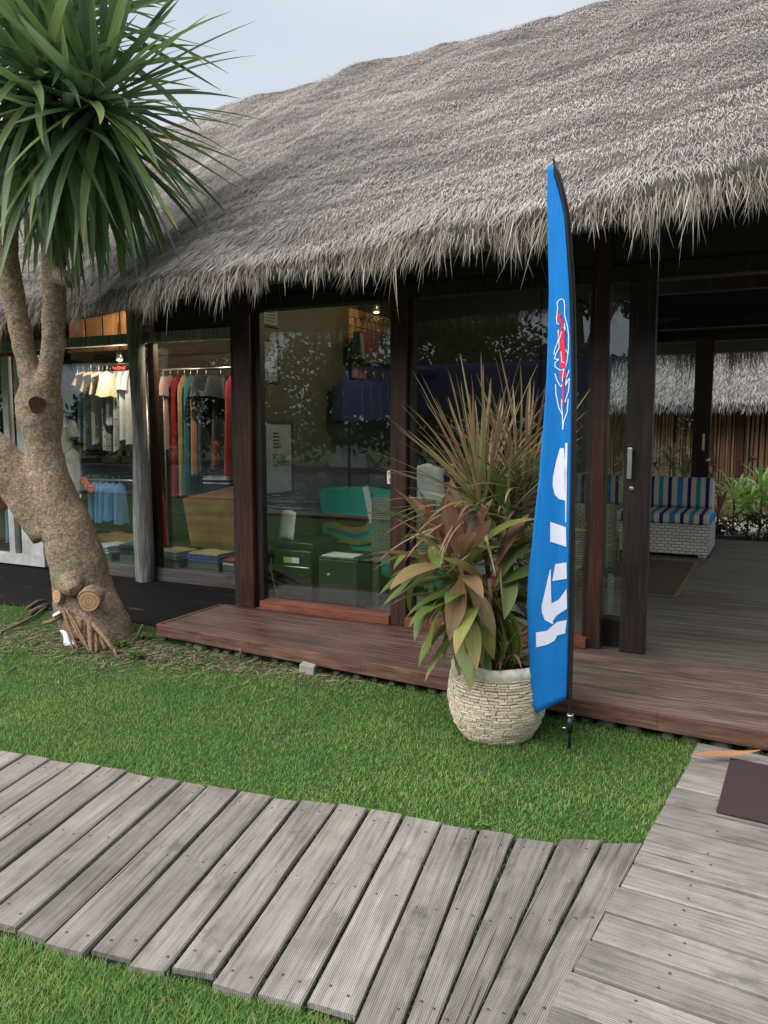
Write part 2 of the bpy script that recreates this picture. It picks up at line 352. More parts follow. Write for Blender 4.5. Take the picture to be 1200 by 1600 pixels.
def cloth(name, col, var=.18):
    m = NT(name); f = m.noise(m.coord('Object', (1, 1, .5)), 9, 4); g = m.noise(m.coord('Object'), 220, 2)
    c = m.ramp(f, [(.3, tuple(x*(1-var) for x in col)), (.7, tuple(min(.9, x*(1+var)) for x in col))]); m.bump(g, .15, .002); m.b.inputs['Sheen Weight'].default_value = .2
    return m.fin(c, .85, .1)
def mat_print(name, a, b, scale):
    m = NT(name); v = m.n('ShaderNodeTexVoronoi'); v.inputs['Scale'].default_value = scale; m.l(m.coord('Object'), v.inputs[0])
    return m.fin(m.mix(b, a, m.ramp(v.outputs['Distance'], [(.2, (0,)*3), (.28, (1,)*3)])), .85, .1)
C_cream = cloth('cream_cloth', (.66, .52, .37)); C_grey = cloth('pale_grey_cloth', (.46, .49, .53)); C_white = cloth('white_cloth', (.62, .64, .66))
C_navy = cloth('navy_cloth', (.025, .035, .08)); C_blue = cloth('denim_blue_cloth', (.16, .38, .72)); C_lblue = cloth('light_blue_cloth', (.28, .45, .62)); C_black = cloth('black_cloth', (.012, .013, .017))
C_teal = cloth('teal_cloth', (.04, .16, .19)); C_red = cloth('red_cloth', (.32, .02, .025)); C_orange = cloth('orange_cloth', (.75, .16, .035)); C_tan = cloth('tan_cloth', (.42, .24, .12))
C_pink = cloth('dusty_pink_cloth', (.36, .23, .21)); C_green = cloth('dark_green_cloth', (.02, .06, .045)); C_khaki = cloth('khaki_cloth', (.34, .27, .14)); C_print = mat_print('printed_cloth', (.42, .45, .5), (.06, .07, .12), 24)
C_check = mat_print('red_patterned_cloth', (.30, .03, .03), (.10, .02, .03), 30); C_bluepr = mat_print('blue_patterned_cloth', (.08, .14, .36), (.3, .38, .55), 34)
m_skin = plain('mannequin_shell', (.45, .4, .36), .5, .4)
def mat_weave(name, a, b, sx, sz, kind='brick'):
    m = NT(name); c0 = m.n('ShaderNodeTexCoord'); s = m.n('ShaderNodeSeparateXYZ'); m.l(c0.outputs['Object'], s.inputs[0])
    h = m.math('ADD', s.outputs[0], s.outputs[1]); cb = m.n('ShaderNodeCombineXYZ'); m.l(h, cb.inputs[0]); m.l(s.outputs[2], cb.inputs[1])
    br = m.n('ShaderNodeTexBrick'); br.inputs['Scale'].default_value = 1; br.inputs['Brick Width'].default_value = sx; br.inputs['Row Height'].default_value = sz; br.inputs['Mortar Size'].default_value = sz*.13
    br.inputs['Color1'].default_value = (*a, 1); br.inputs['Color2'].default_value = (*tuple(x*.8 for x in a), 1); br.inputs['Mortar'].default_value = (*b, 1)
    m.l(cb.outputs[0], br.inputs['Vector']); c = br.outputs['Color']; m.bump(m.math('SUBTRACT', 1.0, br.outputs['Fac']), .6, .006); return m.fin(c, .6, .3)
m_wick = mat_weave('white_wicker', (.74, .72, .69), (.22, .21, .2), .075, .034); m_rattan = mat_weave('grey_rattan', (.19, .19, .14), (.035, .035, .03), .05, .018)
m_basket = mat_weave('sage_basket', (.22, .245, .21), (.09, .10, .085), .022, .06)
def mat_lattice():
    m = NT('white_lattice'); s = m.n('ShaderNodeSeparateXYZ'); m.l(m.n('ShaderNodeTexCoord').outputs['Object'], s.inputs[0])
    a = m.math('PINGPONG', m.math('ADD', s.outputs[1], s.outputs[2]), .028); b = m.math('PINGPONG', m.math('SUBTRACT', s.outputs[1], s.outputs[2]), .028)
    f = m.math('MINIMUM', a, b); c = m.ramp(m.math('MULTIPLY', f, 36), [(.22, (.55, .53, .5)), (.32, (.14, .13, .12))]); return m.fin(c, .6, .3)
m_latt = mat_lattice()
def mat_stripe():
    m = NT('striped_canvas'); s = m.n('ShaderNodeSeparateXYZ'); m.l(m.n('ShaderNodeTexCoord').outputs['Object'], s.inputs[0])
    f = m.math('FRACT', m.math('MULTIPLY', s.outputs[0], 2.45)); be = (.62, .57, .50); bl = (.03, .24, .55); nv = (.03, .03, .17); te = (.03, .30, .36)
    c = m.ramp(f, [(0, bl), (.15, be), (.25, be), (.27, nv), (.37, be), (.5, te), (.62, be), (.75, nv), (.85, be)], 'CONSTANT')
    g = m.noise(m.coord('Object'), 260, 2); m.bump(g, .2, .002); return m.fin(c, .85, .1)
m_stripe = mat_stripe()
def mat_flag():
    m = NT('blue_flag_polyester'); f = m.noise(m.coord('Object', (9, 9, 1.2)), 1.6, 4); g = m.noise(m.coord('Object'), 420, 2); k = m.noise(m.coord('Object', (26, 26, 5)), 1.0, 3)
    c = m.ramp(f, [(.3, (.012, .18, .55)), (.7, (.016, .235, .66))]); m.bump(m.math('ADD', m.math('MULTIPLY', k, 1.0), m.math('MULTIPLY', g, .08)), .5, .012); m.fin(c, .7, .12); m.translucent(c, .2); return m.m
m_flag = mat_flag(); m_flagw = plain('white_print', (.66, .68, .82), .7, var=.04); m_flagr = plain('red_print', (.62, .03, .06), .7, var=.05)
m_mat = NT('purple_brown_mat'); _f = m_mat.noise(m_mat.coord('Object'), 320, 3); m_mat.bump(_f, .6, .004); m_mat = m_mat.fin(m_mat.ramp(_f, [(.3, (.03, .02, .022)), (.7, (.08, .055, .058))]), .95, .05)
m_rug = plain('brown_rug', (.10, .075, .058), .95, scale=90); m_rugb = plain('rug_border', (.22, .17, .12), .95)
m_pots = NT('pot_sliver_stone'); _r = m_pots.n('ShaderNodeObjectInfo').outputs['Random']; _g = m_pots.n('ShaderNodeNewGeometry').outputs['Random Per Island']
_c = m_pots.mix(m_pots.ramp(_r, [(0, (.52, .44, .33)), (.5, (.66, .575, .445)), (1, (.76, .69, .565))]), m_pots.ramp(_g, [(0, (.8,)*3), (1, (1.1,)*3)]), 1., 'MULTIPLY'); _n = m_pots.noise(m_pots.coord('Generated'), 5, 4)
_c = m_pots.mix(_c, m_pots.ramp(_n, [(.3, (.75, .72, .66)), (.65, (1.05,)*3)]), 1., 'MULTIPLY'); m_pots.bump(_n, .4, .004); m_pots = m_pots.fin(_c, .85, .15)
m_potrim = plain('pot_rim_cement', (.60, .56, .48), .9, var=.25, scale=30, bump=.5); m_grout = plain('dark_grout', (.03, .025, .018), .95, var=.4); m_potsoil = plain('potting_soil', (.025, .018, .013), .95, var=.5, scale=60, bump=.8)
m_bamboo = wood('bamboo_cane', [(.3, (.10, .058, .03)), (.55, (.23, .14, .075)), (.85, (.36, .24, .14))], axis=2, fine=30, tone=.35, rough=.5)
m_screw = plain('rusty_screw', (.11, .095, .085), .5, .5, .6)
m_teal = plain('teal_gloss_paint', (.03, .46, .38), .3, .5, var=.05); m_wave1 = plain('ochre_paint', (.42, .25, .07), .4); m_wave2 = plain('slate_blue_paint', (.10, .14, .2), .4); m_wave3 = plain('brown_paint', (.06, .03, .02), .4)
m_woven = wood('warm_woven_panel', [(.3, (.28, .16, .075)), (.55, (.45, .29, .15)), (.85, (.6, .42, .25))], axis=2, fine=22, tone=.15)
m_bag = cloth('navy_paper_bag', (.02, .03, .06)); m_bagp = cloth('maroon_paper_bag', (.05, .016, .024)); m_yellab = plain('yellow_label', (.5, .52, .12), .6); m_bluelab = plain('cyan_label', (.12, .4, .55), .5)
def mat_emit(name, col, s):
    m = NT(name); e = m.n('ShaderNodeEmission'); e.inputs[0].default_value = (*col, 1); e.inputs[1].default_value = s; m.l(e.outputs[0], m.out.inputs[0]); return m.m
m_bulb = mat_emit('warm_bulb', (1, .55, .22), 9); m_neon = mat_emit('red_neon', (1, .05, .04), 3.5)
m_rubber = plain('tyre_rubber', (.015, .015, .015), .7); m_bike = plain('dark_bike_paint', (.02, .02, .022), .35, .5)
m_awning = cloth('deep_blue_awning', (.009, .028, .12)); m_terracotta = plain('terracotta', (.26, .12, .075), .8); m_villa = plain('pale_render', (.62, .61, .58), .8)
m_plastic = plain('white_plastic_scrap', (.7, .72, .74), .4, .5); m_pebble = plain('pebble', (.3, .28, .25), .8, var=.3)

# ================================================================== the ground and the paths
def posx(u, v, x):
    d = _fw+_rt*(u-600)/F-_up*(v-800)/F
    return Vector((0, 0, EYE))+Vector(d)*(x/d[0])
def posz(u, v, z):
    d = _fw+_rt*(u-600)/F-_up*(v-800)/F
    return Vector((0, 0, EYE))+Vector(d)*((z-EYE)/d[2])

POOL = (-30., -4.6, -15., -1.6)      # x0 x1 y0 y1
g = MB(); xs = [-600, POOL[0], POOL[1], 600]; ys = [-600, POOL[2], POOL[3], 600]
for i in range(3):
    for j in range(3):
        if i == 1 and j == 1: continue
        g.add([(xs[i], ys[j], 0), (xs[i+1], ys[j], 0), (xs[i+1], ys[j+1], 0), (xs[i], ys[j+1], 0)], [(0, 1, 2, 3)])
tag(g.build('ground', m_ground), kind='structure')
pw = MB(); pw.add([(POOL[0], POOL[2], -.12), (POOL[1], POOL[2], -.12), (POOL[1], POOL[3], -.12), (POOL[0], POOL[3], -.12)], [(0, 1, 2, 3)])
tag(pw.build('pool_water', m_water), kind='structure')
pc = MB()
for a, b in (((POOL[0]-.4, POOL[3], -.3), (POOL[1]+.4, POOL[3]+.4, .05)), ((POOL[0]-.4, POOL[2]-.4, -.3), (POOL[1]+.4, POOL[2], .05)),
             ((POOL[1], POOL[2], -.3), (POOL[1]+.4, POOL[3], .05)), ((POOL[0]-.4, POOL[2], -.3), (POOL[0], POOL[3], .05))): pc.span(a, b)
tag(pc.build('pool_coping', m_stone), kind='structure')
pv = MB(); PAV = [(-13, 4.62), (-5.9, 4.62), (-5.0, 4.66), (-4.3, 4.62), (-3.94, 4.36), (-3.94, 6.06), (-13, 6.06)]
pv.prism(PAV, -.05, .012); tag(pv.build('paving', m_paving), kind='structure')
gv = MB(); gv.add([(-8, 11.9, .02), (8, 11.9, .02), (8, 16, .02), (-8, 16, .02)], [(0, 1, 2, 3)]); tag(gv.build('gravel_path', m_gravel), kind='structure')

def make_plank(parent, q, z1, th, mat, sag=0, screws=(.07, .5, .93)):
    """q = corners start-left, start-right, end-right, end-left (world xy)."""
    q = [Vector((p[0], p[1], 0)) for p in q]; c = sum(q, Vector())/4
    x = ((q[2]+q[3])/2-(q[0]+q[1])/2); L = x.length; ang = math.atan2(x.y, x.x)
    Mi = Matrix.Rotation(-ang, 3, 'Z'); l = [Mi @ (p-c) for p in q]
    mb = MB(); n = 6; e = .004; rows = []
    for i in range(n+1):
        t = i/n; a = l[0].lerp(l[3], t); b = l[1].lerp(l[2], t); dz = sag*math.sin(t*PI)+random.uniform(-.0012, .0012)
        y = (b-a).normalized()
        rows.append([a+Vector((0, 0, -th)), a+Vector((0, 0, dz-e)), a+y*e+Vector((0, 0, dz)), b-y*e+Vector((0, 0, dz)), b+Vector((0, 0, dz-e)), b+Vector((0, 0, -th))])
    vs = [p for r in rows for p in r]; fs = [(i*6+k, i*6+(k+1) % 6, (i+1)*6+(k+1) % 6, (i+1)*6+k) for i in range(n) for k in range(6)]
    fs += [tuple(range(6))[::-1], tuple(n*6+k for k in range(6))]; mb.add(vs, fs)
    for t in screws:
        for s in (.24, .76):
            if random.random() < .12: continue
            t2 = min(.97, max(.03, t+random.uniform(-.02, .02))); p = (l[0].lerp(l[3], t2)).lerp(l[1].lerp(l[2], t2), s+random.uniform(-.05, .05))
            mb.lathe([(.0052, -.004), (.0052, .0008), (.0025, .0012)], (p.x, p.y, sag*math.sin(t2*PI)), 7, 1, True, True)
    o = place('plank', mb.mesh('plank', [mat, m_screw]), parent, (c.x, c.y, z1), (0, 0, ang))
    b = bmesh.new(); b.from_mesh(o.data); bmesh.ops.recalc_face_normals(b, faces=b.faces); b.to_mesh(o.data); b.free()
    return o
# curved boardwalk: the joints between its planks, inner end and outer end
JA = [(-3.093, 2.445), (-2.944, 2.463), (-2.808, 2.483), (-2.664, 2.501), (-2.524, 2.525), (-2.38, 2.531), (-2.24, 2.551), (-2.115, 2.558), (-1.964, 2.58), (-1.81, 2.604), (-1.692, 2.63), (-1.537, 2.664),
      (-1.4, 2.677), (-1.254, 2.697), (-1.098, 2.712), (-.955, 2.727), (-.816, 2.748), (-.662, 2.778), (-.514, 2.841), (-.375, 2.911)]
AN = [-75.6, -76, -76.4, -76.8, -77, -77.3, -77.5, -77.6, -77.8, -78.3, -78.4, -79, -79, -79.4, -79.9, -80.8, -84.2, -88.3, -92.1, -94.9]
for k in range(8): JA.insert(0, (JA[0][0]-.145, JA[0][1]-.019)); AN.insert(0, AN[0]-.35 if False else AN[0]+.4)
JB = [(a[0]+math.cos(R(t))*1.06, a[1]+math.sin(R(t))*1.06) for a, t in zip(JA, AN)]
bw = MB()
for s0 in (.15, .85): bw.tube([(a[0]+(b[0]-a[0])*s0, a[1]+(b[1]-a[1])*s0, -.02) for a, b in zip(JA, JB)], .02, 4, sm=False)
for i in range(len(JA)-1): bw.add([(*JA[i], .006), (*JB[i], .006), (*JB[i+1], .006), (*JA[i+1], .006)], [(0, 1, 2, 3)], 1)  # sheet under the planks, its dark colour standing in for gap shadow
board = tag(bw.build('boardwalk', [m_post, m_gapshade]), kind='structure')
BOARDPOLY = JA+JB[::-1]
def lerp2(a, b, t): return (a[0]+(b[0]-a[0])*t, a[1]+(b[1]-a[1])*t)
for i in range(len(JA)-1):
    gp = .05+random.uniform(-.02, .025); j0 = random.uniform(-.012, .012); j1 = random.uniform(-.03, .02)
    a0 = lerp2(JA[i], JA[i+1], gp); a1 = lerp2(JA[i], JA[i+1], 1-gp); gp = .05+random.uniform(-.02, .025); b0 = lerp2(JB[i], JB[i+1], gp); b1 = lerp2(JB[i], JB[i+1], 1-gp)
    q = [lerp2(a0, b0, j0), lerp2(a1, b1, j0), lerp2(a1, b1, 1+j1), lerp2(a0, b0, 1+j1)]
    make_plank(board, q, .026+random.uniform(-.004, .004), .035, m_planknew if (i < 13 and i != 11) or i == 19 else m_plank)
# straight walkway to the door
def wl(y): return -.27+(y-3.95)*.093
WY = [3.93, 3.74, 3.57, 3.39, 3.215, 3.04, 2.87, 2.712, 2.55, 2.39, 2.232, 2.078, 1.918, 1.76, 1.60, 1.44, 1.28, 1.12, .96, .8, .64, .48]
wk = MB(); wk.span((-.15, .5, -.03), (-.1, 3.9, 0)); wk.span((.9, .5, -.03), (.95, 3.9, 0)); wk.add([(-.27, 3.95, .005), (1.25, 3.83, .005), (1.25, .3, .005), (-.6, .4, .005)], [(0, 1, 2, 3)], 1); walk = tag(wk.build('walkway', [m_post, m_gapshade]), kind='structure')  # the flat quad is a dark sheet painting shade into the walkway joints
WALKPOLY = [(wl(3.95), 3.95), (1.25, 3.83), (1.25, .3), (wl(.4), .4)]
for i in range(len(WY)-1):
    y0, y1 = WY[i]-.007, WY[i+1]+.007; sl = -.078; x1 = 1.2
    j = random.uniform(-.004, .004)
    q = [(wl(y1)+j, y1), (wl(y0)+j, y0), (x1, y0+sl*(x1-wl(y0))), (x1, y1+sl*(x1-wl(y1)))]
    q = [q[1], q[0], q[3], q[2]]
    make_plank(walk, q, .05+random.uniform(-.003, .003), .044, m_walk, screws=(.13, .6, .95))

# ================================================================== the pavilion
DZ = .13; FY = 5.04
bld = thing('thatched_pavilion', 'large thatched timber pavilion with glass shop front and wooden deck', 'building', (-2, 5, 0))
def fe(x): return 4.27+(x+3.93)*(3.955-4.27)/(.018+3.93) if x < .018 else 3.955-(x-.018)*.03     # deck front edge
deck = MB().prism([(-3.9, fe(-3.9)+.07), (3, fe(3)+.07), (3, 10.85), (-3.9, 10.85)], -.02, .085).build('deck', m_wall2, bld, True)
# outer deck boards run between the skewed front edge and the facade
nb = 8; seams = (-3.93, -1.25, .62, 3.0)
for i in range(nb):
    for k in range(3):
        if k == 0 and i == 0: pass
        xa, xb = seams[k]+.002, seams[k+1]-.002
        def yy(x, t): return fe(x)+.035+(FY-.0-fe(x)-.035)*t
        t0 = i/nb+.004; t1 = (i+1)/nb-.004
        o = MB().prism([(xa, yy(xa, t0)), (xb, yy(xb, t0)), (xb, yy(xb, t1)), (xa, yy(xa, t1))], .088, DZ+random.uniform(-.0015, .0015)).build('deck_board', m_deck if k == 0 else m_deckworn, bld, True, .002)
for i in range(48):
    y0 = FY+i*.1205; o = MB().span((-3.72 if y0 < 8.3 else -2.3, y0+.001, .088), (3.0, y0+.1175, DZ+random.uniform(-.001, .001))).build('floor_board', m_floor, bld, True, .0015)
fs = MB(); xs = np.linspace(-3.95, 3, 9)
for k in range(8):
    a, b = xs[k], xs[k+1]; fs.prism([(a, fe(a)), (b, fe(b)), (b, fe(b)+.032), (a, fe(a)+.032)], .052, DZ+.004)
fs.span((-3.965, fe(-3.95)+.034, .052), (-3.935, FY-.02, DZ+.003)); fs.build('fascia_board', m_fascia, bld, True, .003)
for k in range(34):          # rough stones under the deck edge
    x = -3.7+k*.13+random.uniform(-.03, .03); s = random.uniform(.03, .06)
    mb = MB(); mb.lathe([(0.001, -s*.6), (s*.7, -s*.45), (s, 0), (s*.75, s*.45), (.001, s*.6)], (0, 0, 0), 7, sm=False)
    mb.v = [(p[0]*random.uniform(.8, 1.15), p[1]*random.uniform(.6, 1), p[2]*random.uniform(.8, 1.2)) for p in mb.v]
    mb.build('foundation_stone', m_stone, bld, loc=(x+2, fe(x)+.06-5+random.uniform(.0, .03), .005))
def post(name, a, b, mat, bevel=.006): return MB().span(a, b).build(name, mat, bld, True, bevel)
post('post', (-3.785, FY-.02, DZ), (-3.63, FY+.14, 2.9), m_redpost)
post('post', (-2.45, FY-.01, DZ), (-2.325, FY+.12, 2.9), m_redpost)
post('post', (-1.05, FY+.0, DZ), (-.965, FY+.10, 2.9), m_redpost)
post('jamb', (-3.63, FY+.03, DZ), (-3.57, FY+.10, 2.42), m_post); post('jamb', (-2.325, FY+.03, DZ+.07), (-2.285, FY+.09, 2.42), m_post); post('jamb', (-1.09, FY+.03, DZ+.07), (-1.05, FY+.09, 2.42), m_post)
for a, b in ((-3.57, -2.45), (-2.325, -1.05)): post('sill', (a, FY-.03, DZ), (b, FY+.12, DZ+.068), m_sill, .005)
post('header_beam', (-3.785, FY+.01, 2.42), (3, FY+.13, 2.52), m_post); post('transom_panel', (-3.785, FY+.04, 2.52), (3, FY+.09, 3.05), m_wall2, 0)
def pane(a, b): return MB().span(a, b).build('glass_pane', m_glass, bld, True)
pane((-3.57, FY+.06, DZ+.068), (-2.45, FY+.068, 2.42)); pane((-2.285, FY+.06, DZ+.068), (-1.09, FY+.068, 2.42))
dr = MB().span((-.848, FY+.0, DZ+.004), (-.692, FY+.07, 2.42)).build('sliding_door', m_post, bld, True, .006); dr['label'] = 'wide dark sliding door stile with steel pull handle'
MB().span((-.98, FY+.105, DZ+.004), (-.852, FY+.15, DZ+.2)).build('bottom_rail', m_post, dr, True, .004); MB().span((-.965, FY+.02, DZ+.2), (-.848, FY+.028, 2.42)).build('glass_pane', m_glass, dr, True)
h = MB(); h.span((-.825, FY-.045, 1.23), (-.798, FY-.03, 1.42)); h.span((-.822, FY-.03, 1.24), (-.801, FY, 1.26)); h.span((-.822, FY-.03, 1.39), (-.801, FY, 1.41)); h.build('handle', m_steel, dr, True, .003)
k_ = MB().lathe([(.016, 0), (.016, .012), (.009, .016)], (0, 0, 0), 14, cap=True); o = k_.build('lock', m_steel, dr, loc=(-.80+2, FY-5-.001, 1.17)); o.rotation_euler = (PI/2, 0, 0)
# back wall, ceilings, inner partitions
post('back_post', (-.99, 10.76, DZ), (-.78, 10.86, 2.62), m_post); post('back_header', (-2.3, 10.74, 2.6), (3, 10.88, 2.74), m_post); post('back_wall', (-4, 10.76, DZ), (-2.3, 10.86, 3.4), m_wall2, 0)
o = MB().span((-2.3, 10.8, DZ), (-.99, 10.808, 2.6)).build('glass_pane', m_glass, bld, True)
MB().span((-.87, 10.72, 1.25), (-.84, 10.735, 1.46)).build('handle', m_steel, bld, True, .003); o = MB().lathe([(.028, 0), (.028, .03), (.012, .036)], seg=16, cap=True).build('lock', m_steel, bld, loc=(-.80+2, 10.757-5, 1.13)); o.rotation_euler = (PI/2, 0, 0)
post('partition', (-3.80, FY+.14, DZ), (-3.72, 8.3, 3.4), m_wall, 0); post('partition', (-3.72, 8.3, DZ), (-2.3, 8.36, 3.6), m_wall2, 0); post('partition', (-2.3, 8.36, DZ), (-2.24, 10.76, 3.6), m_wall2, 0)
for y, z in ((6.1, 3.25), (7.5, 4.2), (9.2, 3.1), (10.3, 2.85)): post('ceiling_beam', (-3.72, y-.06, z-.14), (3, y+.06, z), m_post)
for x in (-1.5, .3): post('ceiling_beam', (x-.06, 5.2, 2.62), (x+.06, 10.76, 2.75), m_post)
post('end_post', (2.85, FY, DZ), (3.0, FY+.14, 2.9), m_redpost); post('end_post', (2.85, 10.72, DZ), (3.0, 10.86, 2.9), m_redpost)
# left shop front, set back
SZ = .06; SY = 6.05
post('shop_floor', (-9.6, SY+.0, -.02), (-3.8, 8.3, SZ+.02), m_floor, 0)
post('plinth', (-7.06, SY-.03, .0), (-3.86, SY+.03, .135), m_board, .006); post('shop_header', (-9.6, SY-.02, 2.36), (-3.8, SY+.08, 2.46), m_log); post('transom_panel', (-5.5, SY+.0, 2.46), (-3.8, SY+.05, 3.1), m_wall2, 0)
o = MB().span((-7.0, SY+.03, .135), (-5.60, SY+.038, 2.36)).build('glass_pane', m_glass, bld, True); o = MB().span((-5.52, SY+.03, .135), (-3.86, SY+.038, 2.36)).build('glass_pane', m_glass, bld, True)
post('mullion', (-5.60, SY+.0, .0), (-5.52, SY+.07, 2.36), m_redpost); post('corner_wall', (-3.93, FY+.14, .0), (-3.80, SY+.1, 2.75), m_wall2, 0)
for z0, n in ((SZ, 0),):
    for k in range(17):
        zz = .08+k*.2; post('wall_board', (-9.6, 8.3+random.uniform(0, .006), zz), (-3.8, 8.35, zz+.194), m_board, .003)
post('end_wall', (-9.7, SY, 0), (-9.6, 10.86, 3.4), m_wall2, 0); post('back_wall', (-9.6, 10.8, 0), (-4, 10.86, 3.2), m_wall2, 0)
# old leaning log post in front of the glass
lg = MB(); base = Vector((-5.62, SY-.10, .0)); top = pos(209, 440, SY-.14); nrow = 30; vs = []; sg = 18
for i in range(nrow+1):
    t = i/nrow; c = base.lerp(top, t); r = .088-.018*t+.012*math.sin(t*9)
    for k in range(sg):
        a = 2*PI*k/sg; rr = r*(1+.07*math.sin(a*5+2)+.05*math.sin(a*9+t*3)); vs.append(c+Vector((math.cos(a)*rr, math.sin(a)*rr, 0)))
lg.add(vs, [(i*sg+k, i*sg+(k+1) % sg, (i+1)*sg+(k+1) % sg, (i+1)*sg+k) for i in range(nrow) for k in range(sg)], 0, True); lg.build('log_post', m_log, bld, True)
# white-painted shop door frame at far left
wf = MB().span((-9.4, SY-.09, .03), (-7.06, SY-.02, .15)).build('white_door_frame', m_white, bld, True, .004)
for a, b in ((-7.60, -7.51), (-7.40, -7.07), (-8.4, -8.3)): MB().span((a, SY-.088, .15), (b, SY-.022, 2.3)).build('stile', m_white, wf, True, .004)
o = MB().span((-9.3, SY-.05, .15), (-7.4, SY-.044, 2.3)).build('glass_pane', m_glass, wf, True)

# roof body: one thick thatched shell, swept along x
def ez(x): return np.interp(x, [-10.5, -4.8, -4.3, -3.7, -3.3, -1.6, -.1, 3.5], [2.48, 2.50, 2.50, 2.50, 2.505, 2.585, 2.70, 2.88])
def rzz(x): return np.interp(x, [-10.5, -8, -6.5, -4.6, -3, -1.6, 3.5], [4.92, 4.97, 5.01, 5.16, 5.22, 5.27, 5.33])
EY, RY, BY = 3.98, 7.5, 11.55
def eyf(x):          # the eaves step back over the recessed shop on the left
    s = np.clip((-3.2-np.asarray(x, float))/2.0, 0, 1); return EY+.5*(s*s*(3-2*s))
def surf(x, t):
    e = ez(x); z = e+(rzz(x)-e)*t+.07*np.sin(np.pi*np.clip(t, 0, 1))
    lump = .035*noise2(x, t*4, 2.3)+.018*noise2(x*.8+5, t*9, 5.0)+.012*noise2(x*2+1, t*14, 6.0)+.008*np.sin(t*4.4*2*np.pi*2.6+noise2(x, t, 1.5)*3)
    return np.stack([x, eyf(x)+(RY-eyf(x))*t+.03*noise2(x+9, t*3, 3.0), z+lump], -1)
NX = 260; XS = np.linspace(-10.5, 3.5, NX+1); secs = []
TT = np.concatenate([np.linspace(0, 1, 26)])
for x in XS:
    e = float(ez(x)); rr = float(rzz(x)); E_ = float(eyf(x)); p = [tuple(surf(np.array([x]), np.array([t]))[0]) for t in TT]
    p += [(x, RY+.15, rr-.01)]+[(x, RY+(BY-RY)*t, rr+(2.62-rr)*t) for t in (.25, .5, .75, 1.)]+[(x, BY-.05, 2.5), (x, BY-.25, 2.5)]
    p += [(x, RY+(BY-.3-RY)*t, (rr-.36)+(2.5-(rr-.36))*t) for t in (.66, .33, 0.)]+[(x, E_+.3+(RY-E_-.3)*t, e-.02+(rr-.36-e+.02)*t) for t in (.66, .33, 0.)]+[(x, E_+.12, e-.13), (x, E_+.02, e-.08)]
    secs.append(p)
m_ = len(secs[0]); rb = MB(); rb.add([q for s_ in secs for q in s_], [(i*m_+k, i*m_+(k+1) % m_, (i+1)*m_+(k+1) % m_, (i+1)*m_+k) for i in range(NX) for k in range(m_)], 0, True)
rb.add(secs[0], [tuple(range(m_))]); rb.add(secs[-1], [tuple(range(m_))[::-1]])
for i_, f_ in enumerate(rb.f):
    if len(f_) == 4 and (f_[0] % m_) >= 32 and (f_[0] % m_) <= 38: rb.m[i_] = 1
roof = rb.build('roof', [m_thbody, m_dark], bld, True, fix=True)
# straw over the front slope
N = 360000; x = rng.uniform(-9.5, 1.2, N); t = rng.uniform(0, 1.0, N)**.93
P0 = surf(x, t); Pd = surf(x, t-.02); dn = unit(Pd-P0); sidev = np.tile(np.array([1., 0, 0]), (N, 1)); nrm = unit(np.cross(sidev, -dn)); nrm[nrm[:, 2] < 0] *= -1
flow = noise2(x, t*3.5, 1.7)*.25
d = unit(dn+sidev*(flow+rng.normal(0, .26, N))[:, None]+nrm*rng.uniform(-.05, .2, N)[:, None]); sd_ = unit(np.cross(d, nrm))
L = rng.uniform(.018, .042, N)*(1+1.6*(t < .08)); W = rng.uniform(.0024, .0048, N); bend = dn*0+np.array([0, 0, -1.])*rng.uniform(0, .12, N)[:, None]
me = blades('thatch_straw', m_thatch, P0+nrm*rng.uniform(-.01, .02, N)[:, None]-np.array([-2., 5, 0])*np.array([1, 1, 1]), d, sd_, L, W, bend)
o = place('thatch_straw', me, bld); tag(o, kind='stuff')
# hanging fringe of the eaves (front and back)
def fringe(n, x0, x1, yc, zf, sgn, seed, lmin=.07, lmax=.21):
    q = np.random.default_rng(seed); x = q.uniform(x0, x1, n); a = q.uniform(0, 1, n)
    cl = .75+.35*noise2(x, x*0, 7.0)+.3*noise2(x+3, x*0, 19.0)+.15*noise2(x, a*0+2, 45.0)
    y = (eyf(x) if sgn > 0 else yc)+sgn*(a*.34-.02); z = zf(x)+a*.27+q.uniform(-.10, .012, n)*(1-a)
    B = np.stack([x, y, z], 1); out = q.uniform(.25, .85, n)
    d = unit(np.stack([q.normal(0, .18, n)+noise2(x, x*0, 3.0)*.18, -sgn*out, -q.uniform(.55, 1.1, n)], 1))
    L = (lmin+(lmax-lmin)*q.uniform(0, 1, n)**1.6)*np.clip(cl, .45, 1.5); lo = q.uniform(0, 1, n) < .025; L[lo] *= q.uniform(1.3, 2.0, lo.sum())
    W = q.uniform(.0025, .006, n); s = unit(np.cross(d, np.array([0, -sgn, .3]))); b = np.stack([q.normal(0, .12, n), sgn*out*.3, -q.uniform(.1, .45, n)], 1)
    return B, d, s, L, W, b
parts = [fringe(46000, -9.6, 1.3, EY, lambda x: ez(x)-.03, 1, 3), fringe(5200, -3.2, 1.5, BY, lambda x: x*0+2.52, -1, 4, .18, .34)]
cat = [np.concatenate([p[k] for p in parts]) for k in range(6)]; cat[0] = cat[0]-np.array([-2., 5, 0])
tag(place('thatch_fringe', blades('thatch_fringe', m_fringe, *cat), bld), kind='stuff')
